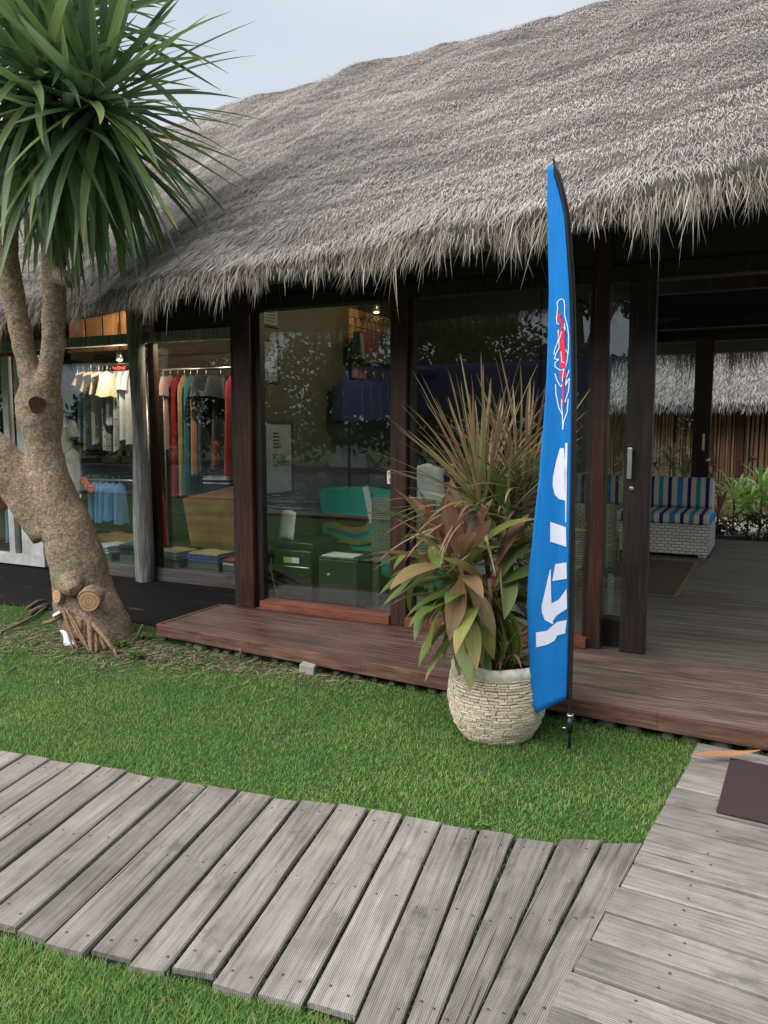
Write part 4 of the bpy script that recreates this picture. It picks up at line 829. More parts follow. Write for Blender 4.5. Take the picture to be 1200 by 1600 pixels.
pl = MB(); pl.grid(lambda i, j: tuple((ps[0].lerp(ps[1], i)).lerp(ps[3].lerp(ps[2], i), j)+Vector((.006*math.sin(i*7), .012*math.sin(j*5+i*4), 0))), 8, 6); o = pl.build('plastic_scrap', m_plastic); o.modifiers.new('t', 'SOLIDIFY').thickness = .002; tag(o, 'crumpled white plastic scrap leaning at the foot of the yucca tree', 'litter')
ps = [pos(82, 960, 3.98), pos(82, 964, 3.96), pos(94, 958, 3.96), pos(93, 954, 3.98)]
o = MB().grid(lambda i, j: tuple((ps[0].lerp(ps[1], i)).lerp(ps[3].lerp(ps[2], i), j)+Vector((0, .004*math.sin(j*6), .003*math.sin(i*9)))), 4, 6).build('plastic_strip', m_plastic); o.modifiers.new('t', 'SOLIDIFY').thickness = .002; tag(o, 'small white plastic strip lying above the roots of the yucca tree', 'litter')
for k, (P, r, lb) in enumerate((([(0, 988), (30, 975), (55, 962), (72, 948)], .012, 'long pale stick lying on the grass left of the yucca'), ([(45, 958), (62, 950), (75, 945)], .02, 'short thick broken stick beside the yucca roots'), ([(40, 952), (58, 940), (70, 938)], .014, 'grey forked stick on the paving edge left of the yucca'),
                                ([(208, 1003), (216, 990), (223, 976)], .006, 'thin reddish twig sticking up right of the yucca roots'), ([(8, 1052), (25, 1043)], .006, 'pale splinter of wood on the grass at the left edge'), ([(375, 1030), (376, 1018), (375, 1012)], .007, 'short brown peg standing under the deck edge'))):
    pts = [posz(u, v, .02+(.08 if k in (3, 5) and i > 0 else 0)+(.05*i if k in (3, 5) else 0)) if k not in (3, 5) else pos(u, v, 3.95 if k == 3 else 4.18) for i, (u, v) in enumerate(P)]
    tag(MB().tube(pts, [r*(1-.2*i/len(pts)) for i in range(len(pts))], 7, wob=.15).build('stick', m_stick), lb, 'stick')
def weed(u, v, n, s, label, mt=m_weed):
    c = posz(u, v, 0); q = rng; B = np.tile(np.array([[0, 0, 0.]]), (n, 1))+q.normal(0, s*.35, (n, 3))*np.array([1, 1, .3])+np.array([0, 0, s*.45]); a = q.uniform(0, 6.28, n)
    d = unit(np.stack([np.cos(a), np.sin(a), q.uniform(0, .8, n)], 1)); o = place('weed', blades('weed', mt, B, d, unit(np.cross(d, np.array([0, 0, 1.]))), q.uniform(.02, .05, n), q.uniform(.012, .022, n), np.stack([a*0, a*0, a*0-.3], 1)), None, c)
    tag(o, label, 'weed')
weed(220, 1000, 160, .07, 'bright green leafy weed right of the yucca roots, nearest the deck corner'); weed(212, 1030, 140, .07, 'low spreading weed on bare soil below the brighter weed'); weed(190, 1012, 90, .06, 'weed growing against the right-hand yucca root'); weed(285, 1000, 80, .05, 'small weed under the mossy left corner of the deck')
weed(315, 1232, 50, .025, 'tiny weed in the boardwalk edge, left one of two'); weed(745, 1296, 60, .03, 'tiny weed in the boardwalk edge, right one of two'); weed(432, 1490, 26, .014, 'single yellow-green sprout between boardwalk planks')

# ================================================================== goods in the shop
def garment(name, label, cat, top, rz, w, h, d, mat, sleeve=0, group=None, flare=1.05, hook=True, seed=0):
    q = random.Random(seed or label+str(top)); root = thing(name, label, cat, top, rz, group); n, m = 24, 12; vs = []; ph = q.uniform(0, 6); lean = q.uniform(-.03, .03)
    for i in range(m+1):
        t = i/m; ww = np.interp(t, [0, .05, .12, .35, 1], [.30, .8, 1, .95, flare])*w/2; dd = np.interp(t, [0, .06, .3, 1], [.25, .6, .9, 1.1])*d/2
        for k in range(n):
            a = 2*PI*k/n; fo = 1+(.10+.30*t)*math.sin(a*5+ph+t*1.5)*.6; vs.append((math.cos(a)*dd*fo+lean*t, math.sin(a)*ww*(1+.04*math.sin(a*3+ph)*t), -h*t+.01*math.sin(a*4+ph)*(t > .95)-.015*abs(math.sin(a))*(1-t)))
    fs = [(i*n+k, i*n+(k+1) % n, (i+1)*n+(k+1) % n, (i+1)*n+k) for i in range(m) for k in range(n)]
    MB().add(vs, fs, 0, True).build('body', mat, root)
    if sleeve:
        for s in (-1, 1): MB().tube([(0, s*w*.40, -.05*h), (0.01, s*w*.52, -.05*h-sleeve*.45), (lean, s*w*.56, -.05*h-sleeve)], [d*.5, d*.62, d*.72], 10, cap=False).build('sleeve', mat, root)
    if hook: MB().tube([(0, 0, -.01), (0, 0, .03), (0, .012, .055), (0, .0, .07), (0, -.012, .06)], .003, 6).build('hanger', m_steel, root)
    return root
def hz(u, v0, v1, y): return pos(u, v0, y).z-pos(u, v1, y).z
def rail(label, a, b, r=.012):
    o = thing('clothes_rail', label, 'clothes rail', a); bb = Vector(b)-Vector(a); MB().tube([(0, 0, 0), tuple(bb)], r, 8).build('bar', m_steel, o)
    for p in ((0, 0, 0), tuple(bb)): MB().tube([p, (p[0], p[1], -Vector(a).z+SZ+.03)], r, 8).build('leg', m_steel, o)
RYL = 6.95; za = pos(120, 572, RYL)
rail('steel clothes rail with pale shirts behind the left shop window', za, Vector((pos(228, 572, RYL).x, RYL, za.z)))
for i, (u, v1, mt, lb) in enumerate(((128, 676, C_navy, 'navy short-sleeved shirt at the left end of the shirt rail'), (138, 690, C_lblue, 'blue shirt second from the left on the shirt rail'), (150, 702, C_print, 'grey printed shirt third from the left on the shirt rail'), (160, 694, C_white, 'white shirt hanging fourth along the shirt rail'), (172, 704, C_print, 'long printed shirt fifth along the shirt rail'),
                                     (184, 665, C_grey, 'shorter grey shirt in the middle of the shirt rail'), (194, 706, C_print, 'printed shirt with dark dots near the log post'), (204, 690, C_white, 'white shirt next to the dotted shirt near the log post'), (214, 697, C_grey, 'grey shirt at the right end of the shirt rail'))):
    garment('shirt', lb, 'shirt', (pos(u, 578, RYL).x, RYL, za.z-.07), random.uniform(-.15, .15), .40, hz(u, 580, v1, RYL), .062, mt, .2, 'shirts on the left shop rail')
for i, (u, v1, lb) in enumerate(((131, 603, 'cream crop top, leftmost of four in the shop window'), (142, 612, 'cream crop top, second of four in the shop window'), (154, 618, 'cream crop top, third of four in the shop window'), (167, 620, 'cream crop top, rightmost of four in the shop window'))):
    y = 6.55; garment('crop_top', lb, 'top', (pos(u, 580, y).x, y, pos(u, 580, y).z), .2, .30, hz(u, 580, v1, y), .085, C_cream, 0, 'cream crop tops in the shop window', 1.35)
garment('shirt', 'teal sleeve-down shirt hanging behind the yucca trunk left of the crop tops', 'shirt', pos(124, 584, 7.0), .5, .34, hz(124, 584, 640, 7), .09, C_teal, .26)
J0 = 6.72; za = pos(130, 752, J0)
for i, u in enumerate((147, 156, 166, 176, 187)): garment('jeans', 'pair of blue jeans hanging, number %s from the left of five' % ('one', 'two', 'three', 'four', 'five')[i], 'jeans', (pos(u, 757, J0).x, J0, za.z), random.uniform(-.3, .3), .24, hz(u, 757, 818, J0)*random.uniform(.92, 1.05), .085, C_blue, 0, 'blue jeans in the shop', 1.1)
for i, (u, v, lb) in enumerate(((131, 744, 'orange folded cloth tag, upper left by the jeans'), (137, 752, 'orange folded cloth tag, middle by the jeans'), (144, 757, 'orange folded cloth tag, lower right by the jeans'))): garment('orange_tag', lb, 'cloth', pos(u, v, 6.6), .4, .09, .085, .06, C_orange, 0, 'orange tags by the jeans', 1.2, False)
mb = MB(); a = pos(125, 748, 6.78); b = pos(215, 748, 6.78); rail('steel rail carrying the blue jeans', Vector((a.x, 6.78, a.z)), Vector((b.x, 6.78, a.z)))
def shelf(label, u0, u1, v, y, depth=.3, mat=None):
    a = pos(u0, v, y); b = pos(u1, v, y); o = thing('shelf', label, 'shelf', (a.x, y, a.z)); MB().span((0, 0, -.03), (b.x-a.x, depth, 0)).build('board', mat or m_tan, o, bevel=.003)
    for x in (.05, b.x-a.x-.05): MB().span((x-.01, .02, -.12), (x+.01, depth, -.03)).build('bracket', m_steel, o)
    return a, b
shelf('wooden shelf above the jeans in the left shop', 100, 232, 722, 7.95); shelf('pale shelf below the jeans in the left shop', 140, 235, 824, 7.6, .35, m_board); shelf('warmly lit top shelf under the woven panels', 104, 214, 548, 7.5, .4, m_woven)
def folded(name, label, loc, w_, d_, mats, group=None, rz=0, h=.028):
    o = thing(name, label, 'clothes', loc, rz, group); z = 0
    for i, mt in enumerate(mats):
        b = MB(); ww = w_*random.uniform(.9, 1.05); dd = d_*random.uniform(.9, 1.05); b.grid(lambda s, t: ((s-.5)*ww+.01*math.sin(t*9+i), (t-.5)*dd+.008*math.sin(s*8), z+h*(.55+.45*math.sin(s*PI)**.4*math.sin(t*PI)**.4)+.006*math.sin(s*7+i)*math.sin(t*6)), 10, 8)
        b.span((-ww/2, -dd/2, z), (ww/2, dd/2, z+h*.55)); b.build('folded_layer', mt, o); z += h*.98
for i, u in enumerate((120, 150, 180, 212)):
    p = pos(u, 718, 8.08); folded('folded_clothes', ('brown folded clothes at the left of the upper shelf', 'dark folded clothes second along the upper shelf', 'pale folded clothes third along the upper shelf', 'rust folded clothes on the upper shelf by the log post')[i], (p.x, 8.08, pos(150, 722, 7.95).z+.003), .26, .24, ([C_tan, C_black], [C_green, C_black, C_tan], [C_grey, C_khaki], [C_pink, C_tan])[i])
p = pos(188, 838, 7.2); o = thing('tan_cushion', 'tan cloth bundle on a low table in the left shop', 'cloth', (p.x, 7.2, p.z-.05)); MB().grid(lambda s, t: ((s-.5)*.85, (t-.5)*.35, .10*math.sin(s*PI)**.5*math.sin(t*PI)**.5+.012*math.sin(s*19)), 16, 8).build('cover', C_tan, o); MB().span((-.42, -.17, -.04), (.42, .17, .02)).build('base', C_tan, o, bevel=.02)
p = pos(188, 850, 7.2); o = thing('low_table', 'low dark table under the tan cloth bundle', 'table', (p.x, 7.2, SZ+.02)); hh = pos(188, 838, 7.2).z-.09-SZ-.02; MB().span((-.5, -.25, hh-.03), (.5, .25, hh)).build('top', m_board, o)
for x in (-.45, .45):
    for y in (-.2, .2): MB().span((x-.02, y-.02, 0), (x+.02, y+.02, hh-.03)).build('leg', m_board, o)
def basket(label, u, v0, v1, y, wpx, depth=.26):
    c = pos(u, v1, y); w_ = wpx*.0068; h = hz(u, v0, v1, y); o = thing('basket', label, 'basket', (c.x, y, c.z+.012), 0, 'woven baskets in the window'); b = MB(); t = .012
    for s in (-1, 1): b.span((s*w_/2-t/2, -depth/2, 0), (s*w_/2+t/2, depth/2, h)); b.span((-w_/2+t/2, s*depth/2-t/2, 0), (w_/2-t/2, s*depth/2+t/2, h))
    b.span((-w_/2, -depth/2, -.004), (w_/2, depth/2, .01)); b.build('body', m_basket, o); r = MB()
    for s in (-1, 1): r.tube([(s*w_/2, -depth/2, h), (s*w_/2, depth/2, h)], .009, 6); r.tube([(-w_/2, s*depth/2, h), (w_/2, s*depth/2, h)], .009, 6)
    r.build('rim', m_basket, o); return c, w_, h
BY_ = 6.33
pl_ = MB().span((-6.9, 6.14, SZ+.02), (-3.95, 6.6, .115)).build('display_plinth', m_board, bld, True)
for lb, u, v0, v1, wp, st, sl_ in (('woven basket nearest the yucca trunk in the window', 175, 863, 886, 38, [C_grey, C_lblue, C_grey], 'shiny grey and blue folded clothes on the basket by the yucca trunk'), ('brown woven basket just left of the log post', 213, 866, 888, 28, [C_green, C_green, C_black, C_green], 'dark green folded clothes left of the log post'), ('woven basket just right of the log post', 276, 872, 893, 44, [C_khaki, C_blue, C_khaki], 'khaki and blue folded clothes right of the log post'),
                               ('widest woven basket in the middle of the window', 331, 876, 897, 56, [C_bluepr, C_bluepr, C_khaki], 'blue patterned folded clothes on the widest basket'), ('woven basket half hidden by the red-brown corner post', 372, 882, 900, 22, [C_white, C_red], 'white and red folded clothes by the corner post')):
    c, w_, h = basket(lb, u, v0, v1, BY_, wp); folded('folded_clothes', sl_, (c.x, BY_, c.z+.012+h+.002), w_*1.05, .3, st, None, random.uniform(-.15, .15), .03)
# mannequin
p = pos(97, 705, 6.75); mq = thing('mannequin', 'headless mannequin in white tee and blue shorts behind the yucca trunk', 'mannequin', (p.x, 6.75, SZ+.02)); zt = pos(97, 655, 6.75).z-SZ; zm = pos(97, 712, 6.75).z-SZ; zb = pos(97, 760, 6.75).z-SZ
def ell(prof, nm, mt):
    b = MB(); n = 18; vs = [(rx*math.cos(2*PI*k/n), ry*math.sin(2*PI*k/n), z) for rx, ry, z in prof for k in range(n)]; b.add(vs, [(i*n+k, i*n+(k+1) % n, (i+1)*n+(k+1) % n, (i+1)*n+k) for i in range(len(prof)-1) for k in range(n)], 0, True); return b.build(nm, mt, mq)
ell([(.16, .10, zb), (.17, .11, (zm+zb)/2), (.15, .10, zm)], 'shorts', C_lblue); ell([(.155, .105, zm-.03), (.14, .10, zm+.12), (.18, .11, zt-.10), (.17, .09, zt-.03), (.06, .05, zt)], 'tee', C_white); ell([(.05, .045, zt-.01), (.045, .04, zt+.07), (.01, .01, zt+.075)], 'neck', m_skin)
for s in (-1, 1): MB().tube([(s*.15, 0, zt-.06), (s*.22, -.01, zt-.16), (s*.24, -.02, zt-.24)], [.07, .065, .07], 10, cap=False).build('sleeve', C_white, mq); MB().tube([(s*.08, 0, zb+.02), (s*.09, 0, .3), (s*.09, 0, .02)], [.07, .05, .04], 10).build('leg', m_skin, mq)
for u, v0, v1, mt, lb in ((8, 748, 795, C_red, 'red garment at the far left edge of the window'), (20, 790, 845, C_lblue, 'light blue garment low in the white-framed window'), (6, 792, 840, C_khaki, 'khaki garment low in the white-framed window'), (112, 700, 770, C_grey, 'pale grey trousers hanging beside the mannequin')): garment('garment', lb, 'garment', pos(u, v0, 6.5), .3, .3, hz(u, v0, v1, 6.5), .12, mt, 0, None, 1.2)
# right-hand pane of the shop
SY2 = 6.95
for u, v1, mt, lb in ((266, 700, C_pink, 'dusty pink shirt hanging right of the log post'), (278, 775, C_check, 'red patterned scarf hanging beside the pink shirt'), (288, 772, C_khaki, 'khaki scarf hanging beside the red scarf'), (298, 770, C_teal, 'teal wrap hanging beside the khaki scarf'), (308, 740, C_tan, 'brown wrap hanging beside the teal wrap'), (322, 735, C_black, 'black jacket, left of two in the shop'), (345, 732, C_black, 'black jacket, right of two in the shop'), (362, 742, C_red, 'red dress hanging against the corner post')):
    garment('garment', lb, 'garment', pos(u, 586, SY2), .25, .34, hz(u, 586, v1, SY2), .085 if mt is not C_black else .17, mt, .2 if mt in (C_pink, C_black) else 0, None, 1.1)
garment('garment', 'narrow red cloth between the black jackets', 'garment', pos(338, 688, 6.6), .3, .1, hz(338, 688, 727, 6.6), .05, C_red, 0, None, 1, False); garment('garment', 'long dark red cloth strip just behind the log post', 'garment', pos(252, 770, 6.3), .2, .12, hz(252, 770, 850, 6.3), .06, C_red, 0, None, 1, False)
a = pos(255, 578, SY2); rail('steel rail carrying scarves and jackets', a, Vector((pos(372, 578, SY2).x, SY2, a.z)))
f0 = [pos(u, v, 6.72) for u, v in ((285, 779), (385, 755), (385, 868), (298, 852))]; ct = thing('wooden_counter', 'tan wooden shop counter with slanted end behind the window', 'counter', (f0[3].x, 6.72, SZ+.02)); zz = SZ+.02
vs = [(p.x-f0[3].x, 0, max(0, p.z-zz)) for p in f0]+[(p.x-f0[3].x, .55, max(0, p.z-zz)) for p in f0]; MB().add(vs, [(0, 1, 2, 3), (7, 6, 5, 4), (0, 4, 5, 1), (1, 5, 6, 2), (2, 6, 7, 3), (3, 7, 4, 0)]).build('front', m_tan, ct, bevel=.004, fix=True)
MB().span((.05, .03, -.0), (f0[2].x-f0[3].x, .5, max(.02, f0[3].z-zz))).build('base', m_wall2, ct)
p = pos(338, 745, 6.85); folded('folded_clothes', 'striped and dark folded clothes on the tan counter', (p.x, 6.95, f0[1].z-.05), .34, .26, [C_black, C_white, C_black, C_white, C_grey], None, .1, .022)
# warm panels under the roof, lamps
for i in range(4):
    a = pos(106+i*27, 470, 7.9); b = pos(106+(i+1)*27-1, 547, 7.9); o = MB().span((a.x, 7.9, b.z), (b.x, 7.92, a.z)).build('woven_panel', m_woven, bld, True)
def lamp(label, p, watts, col=(1, .6, .3), tgt=None):
    o = thing('ceiling_spotlight', label, 'lamp', p, 0, 'lit ceiling spotlights'); MB().lathe([(.018, .09), (.03, .085), (.038, .0), (.034, 0), (.02, .05)], seg=14).build('housing', m_steel, o); MB().lathe([(.001, -.012), (.02, -.006), (.026, .012), (.01, .03)], seg=12).build('bulb', m_bulb, o); MB().tube([(0, 0, .085), (0, 0, .4)], .005, 6).build('stem', m_black, o)
    ld = bpy.data.lights.new('spotlight_glow', 'POINT'); ld.energy = watts; ld.color = col; ld.shadow_soft_size = .03; l = bpy.data.objects.new('spotlight_glow', ld); COL.objects.link(l); l.parent = o; l.location = (0, 0, -.05)
lamp('lit spotlight over the shirts in the left shop', pos(187, 563, 6.42), 17, (1, .8, .62)); lamp('lit spotlight above the scarves by the corner post', pos(323, 520, 6.35), 30, (1, .8, .62)); lamp('lit spotlight above the paper bags', posx(588, 488, -3.35), 1.5); lamp('lit spotlight in a pale box right of the paper bags', pos(651, 450, 5.75), 24, (1, .75, .5))
p = pos(185, 500, 7.55); lamp('spotlight washing the woven panels under the roof', (p.x, 7.45, p.z+.15), 12)
p = pos(650, 449, 5.86); MB().span((p.x-.06, 5.86, p.z-.05), (p.x+.06, 5.88, p.z+.06)).build('lamp_box', m_paper, bld, True)
ne = thing('neon_sign', 'small red neon script sign above the shirts', 'sign', pos(186, 575, 6.9)); pts = []
for k in range(60): t = k/59; pts.append(((t-.5)*.20, 0, .016*math.sin(t*34)*(1-.35*math.sin(t*11))+.004*math.sin(t*70)))
MB().tube(pts, .0035, 6).build('tube', m_neon, ne); MB().span((-.11, .008, -.03), (.11, .014, .03)).build('backing', m_black, ne)

# ================================================================== office behind the front glass
WX = -3.72
def wall_frame(name, label, u0, u1, v0, v1, mat, fr=.018, cat='picture', x=WX+.012):
    a = posx(u0, v0, x); b = posx(u1, v1, x); y0, y1 = sorted((a.y, b.y)); z1 = a.z; z0 = b.z; o = thing(name, label, cat, (WX, (y0+y1)/2, (z0+z1)/2)); w2 = (y1-y0)/2; h2 = (z1-z0)/2
    MB().span((.001, -w2, -h2), (.012, w2, h2)).build('sheet', mat, o); f = MB()
    f.span((.001, -w2-fr, -h2-fr), (.022, -w2, h2+fr)); f.span((.001, w2, -h2-fr), (.022, w2+fr, h2+fr)); f.span((.001, -w2, h2), (.022, w2, h2+fr)); f.span((.001, -w2, -h2-fr), (.022, w2, -h2)); f.build('frame', m_black, o, bevel=.002); return o, w2, h2
m_cert = plain('certificate_paper', (.16, .175, .18), .6)
for lb, v0, v1 in (('upper framed certificate on the office wall', 474, 510), ('lower framed certificate on the office wall', 532, 596)):
    o, w2, h2 = wall_frame('framed_certificate', lb, 410, 434, v0, v1, m_cert); b = MB()
    for k in range(5): b.span((.0125, -w2*.6*(1-.1*(k % 3)), h2*(.6-.3*k)-.004), (.0135, w2*.6, h2*(.6-.3*k)+.004))
    b.build('print', m_ink, o)
o, w2, h2 = wall_frame('notice_board', 'large framed notice with lines of text on the office wall', 412, 456, 662, 766, plain('notice_paper', (.24, .26, .27), .6), .022, 'notice')
b = MB()
for k in range(5): b.span((.0125, -w2*.35, h2*(.72-.10*k)-.006), (.0135, -w2*.35+w2*random.uniform(.4, .8), h2*(.72-.10*k)+.006))
b.build('print', m_ink, o)
for k, s in enumerate(('SCUBA', 'DIVING', 'ADVENTURES', 'INDONESIA')):
    if k == 3: continue
    me = text_mesh(s, .062); me.materials.append(m_ink); place('lettering', me, o, (.0135, -w2*.4, h2*(-.02-.115*k)), (PI/2, 0, PI/2))
def boxpart(parent, a, b, mat, name, bevel=.004): return MB().span(a, b).build(name, mat, parent, bevel=bevel)
pr_ = thing('photocopier', 'black photocopier with paper in its tray behind the front glass', 'photocopier', (-3.66, 5.28, DZ)); boxpart(pr_, (0, 0, 0), (.40, .45, .44), m_black, 'body', .012); boxpart(pr_, (.02, -.01, .30), (.38, 0, .31), m_steel, 'tray_edge'); boxpart(pr_, (.005, .02, .441), (.40, .43, .50), m_black, 'lid', .01)
sh = MB().grid(lambda i, j: (.02+.16*j, .10+.05*i-.02*j, .50+.22*i+.02*math.sin(j*3)), 6, 5).build('paper_sheet', m_paper, pr_); sh.modifiers.new('t', 'SOLIDIFY').thickness = .002
for x0, mt, nm in ((.14, m_yellab, 'yellow_sticker'), (.215, m_paper, 'white_sticker')): boxpart(pr_, (x0, -.003, .335), (x0+.07, -.0005, .38), mt, nm, 0)
MB().tube([(.03, -.012, .36), (.02, -.015, .28), (.06, -.012, .12), (.10, -.01, .0)], .003, 6).build('cable', m_paper, pr_)
cb = thing('black_cabinet', 'low black cabinet with round lock beside the photocopier', 'cabinet', (-3.22, 5.32, DZ)); boxpart(cb, (0, 0, 0), (.36, .4, .40), m_black, 'body', .006); boxpart(cb, (.01, -.012, .02), (.35, -.001, .38), plain('cabinet_door', (.02, .024, .02), .3, .5), 'door', .003); boxpart(cb, (.02, .02, .401), (.3, .2, .408), m_paper, 'paper_sheet', 0)
o = MB().lathe([(.016, 0), (.016, .008), (.006, .012)], seg=14, cap=True).build('lock', m_steel, cb, loc=(.10, -.012, .26)); o.rotation_euler = (PI/2, 0, 0)
TY = 6.05
PT = [pos(u, v, TY) for u, v in ((498, 764), (540, 765), (580, 771), (640, 772), (700, 778), (760, 790), (760, 900), (690, 918), (640, 915), (600, 900), (565, 875), (540, 845), (505, 832))]
tl = thing('teal_counter', 'teal boat-shaped counter with painted wave stripes in the office', 'counter', (PT[0].x, TY, DZ)); off = Vector(tl.location)
n = len(PT); vs = [tuple(p-off) for p in PT]+[tuple(p-off+Vector((.05, .38, 0))) for p in PT]; MB().add(vs, [tuple(range(n)), tuple(range(n, 2*n))[::-1]]+[(i, n+i, n+(i+1) % n, (i+1) % n) for i in range(n)]).build('hull', m_teal, tl, fix=True)
def band(name, mt, L, Rr, dy=.004):
    a = [pos(u, v, TY-dy)-off for u, v in L]; b = [pos(u, v, TY-dy)-off for u, v in Rr]; k = len(a); MB().add([tuple(p) for p in a+b], [(i, i+1, k+i+1, k+i) for i in range(k-1)]).build(name, mt, tl)
band('black_panel', m_wave3, [(502, 801), (525, 803), (550, 805), (578, 807)], [(502, 823), (525, 818), (550, 824), (575, 822)]); band('wave_stripe', m_wave1, [(505, 818), (522, 815), (540, 822), (556, 825), (572, 820), (583, 800)], [(505, 824), (522, 822), (540, 829), (556, 832), (575, 827), (584, 806)], .006); band('wave_stripe', m_wave2, [(508, 826), (522, 824), (540, 831), (556, 835), (575, 829)], [(510, 832), (522, 831), (540, 838), (556, 841), (577, 833)], .008)
band('wave_stripe', m_wave1, [(515, 844), (535, 843), (560, 846), (580, 842), (600, 826), (618, 820)], [(518, 847), (535, 848), (560, 851), (582, 847), (603, 831), (618, 825)], .01); band('wave_stripe', m_wave3, [(518, 848), (535, 849), (560, 852), (584, 848), (604, 832), (618, 827)], [(518, 850), (535, 851), (560, 854), (586, 851), (606, 835), (618, 830)], .012)
boxpart(tl, (.1, .02, 0), (1.35, .36, .12), m_wall2, 'foot', 0)
a = pos(571, 760, TY-.05); b = pos(582, 817, TY-.05); lbm = MB(); lbm.bar(a, b, .055, .004, upv=(0, 1, 0)); ot = lbm.build('price_strip', m_paper); tag(ot, 'tall white paper strip standing against the teal counter', 'label')
def rattan_chair(label, x, y, rz):
    o = thing('rattan_chair', label, 'chair', (x, y, DZ), rz, 'rattan chairs in the office'); MB().grid(lambda i, j: ((i-.5)*.52, .02*math.cos((i-.5)*3), .36+.5*j), 8, 4).build('backrest', m_rattan, o).modifiers.new('t', 'SOLIDIFY').thickness = .035
    boxpart(o, (-.26, .03, .36), (.26, .52, .43), m_rattan, 'seat', .015)
    for s in (-1, 1):
        boxpart(o, (s*.26-.03, .05, .43), (s*.26+.03, .52, .62), m_rattan, 'armrest', .012)
        for yy in (.03, .49): boxpart(o, (s*.235-.022, yy-.022, 0), (s*.235+.022, yy+.022, .36), m_rattan, 'leg', .004)
p = posz(632, 935, DZ); rattan_chair('rattan chair seen from behind through the front glass', pos(628, 900, 5.55).x, 5.55, .05); rattan_chair('second rattan chair half hidden by the potted plants', pos(760, 900, 5.75).x, 5.75, -.3); rattan_chair('third rattan chair between blue flag and door', pos(900, 900, 5.7).x, 5.75, .2)
p = posz(545, 925, DZ); ep = thing('power_strip', 'white power strip on the office floor', 'power strip', p, .1); boxpart(ep, (-.12, -.025, 0), (.17, .025, .04), m_paper, 'body', .006)
for k in range(4): boxpart(ep, (-.09+k*.065, -.012, .0405), (-.05+k*.065, .012, .044), m_black, 'socket', 0)
MB().tube([(-.12, 0, .02), (-.2, -.03, .01), (-.26, .03, .01), (-.32, 0, .01)], .005, 6).build('cable', m_black, ep)
# niche shelf with paper bags
x0 = WX; a = posx(547, 480, -3.70); b = posx(640, 578, -3.70)
for k in range(6):
    z0 = b.z+(a.z-b.z)*k/6; MB().span((-3.718, a.y, z0), (-3.70, b.y, z0+(a.z-b.z)/6-.006)).build('panel_board', m_woven, bld, True)
sh = thing('wall_shelf', 'dark wall shelf holding paper bags in the office', 'shelf', (-3.70, (a.y+b.y)/2, b.z)); boxpart(sh, (0, -(b.y-a.y)/2, -.03), (.32, (b.y-a.y)/2, 0), m_board, 'board', .003); boxpart(sh, (.01, -(b.y-a.y)/2, -.16), (.03, (b.y-a.y)/2, -.03), m_tan, 'back_rail', .003)
def bag(label, u, w_, h, mt, rz):
    p = posx(u, 575, -3.52); o = thing('paper_bag', label, 'bag', (-3.54, p.y, b.z+.001), rz, 'paper bags on the office shelf'); d_ = .10
    vs = [(-d_/2, -w_/2, 0), (d_/2, -w_/2, 0), (d_/2, w_/2, 0), (-d_/2, w_/2, 0), (-.03, -w_/2*1.02, h), (.03, -w_/2*1.02, h), (.03, w_/2*1.02, h), (-.03, w_/2*1.02, h)]
    MB().add(vs, [(0, 1, 5, 4), (1, 2, 6, 5), (2, 3, 7, 6), (3, 0, 4, 7), (3, 2, 1, 0)]).build('body', mt, o)
    for s in (-.03, .03): MB().tube([(s, -w_*.25, h*.95), (s, -w_*.24, h*1.3), (s, -w_*.1, h*1.55), (s, w_*.1, h*1.55), (s, w_*.24, h*1.3), (s, w_*.25, h*.95)], .004, 6).build('handle', m_black, o)
bag('small black paper bag, leftmost on the shelf', 563, .18, .24, C_black, .3); bag('maroon paper bag in the middle of the shelf', 580, .26, .26, m_bagp, -.2); bag('navy paper bag nearest the timber post', 608, .26, .28, m_bag, .1)
for i, u in enumerate((546, 560, 574, 588, 602, 616)): garment('trousers', 'navy trousers hanging under the bag shelf, %s from the left' % ('first', 'second', 'third', 'fourth', 'fifth', 'sixth')[i], 'trousers', (-3.52, posx(u, 600, -3.5).y, posx(u, 592, -3.5).z), PI/2+.5, .28, hz(u, 592, 653, 6.9), .10, C_navy, 0, 'navy trousers under the bag shelf', 1.1)
# stickers on the front glass
p = pos(616, 715, FY+.045); o = MB().span((p.x-.028, FY+.052, 1.24), (p.x+.02, FY+.056, 1.45)).build('glass_sticker', m_bluelab); tag(o, 'narrow blue and white sticker on the glass by the middle post', 'sticker')
o = MB().span((p.x-.06, FY+.052, 1.14), (p.x+.022, FY+.056, 1.235)).build('glass_sign', m_paper); tag(o, 'small white sign on the glass below the blue sticker', 'sign')
gl = MB()
for r_, row in enumerate(((.0, .5, 1), (.0, .55))):
    for cx in row: gl.lathe([(.010, 0), (.010, .002), (.005, .002), (.005, 0)], (0, 0, 0), 8); 
gl = MB()
for (cx, cz_) in ((.018, .072), (.042, .070), (.064, .072), (.026, .028), (.052, .027)): gl.tube([(p.x-.06+cx+.009*math.cos(a_), FY+.0505, 1.14+cz_+.012*math.sin(a_)) for a_ in np.linspace(0, 5.2, 9)], .0022, 5)
gl.build('print', m_ink, o)
p = pos(672, 752, 5.9); o = thing('white_towel', 'white towel draped over a chair behind the potted dracaena', 'towel', p); MB().grid(lambda i, j: ((i-.5)*.24, .03*math.sin(i*6)+.05*abs(j-.2), .12-.30*j+.02*math.sin(i*4)), 10, 10).build('cloth', C_white, o).modifiers.new('t', 'SOLIDIFY').thickness = .01

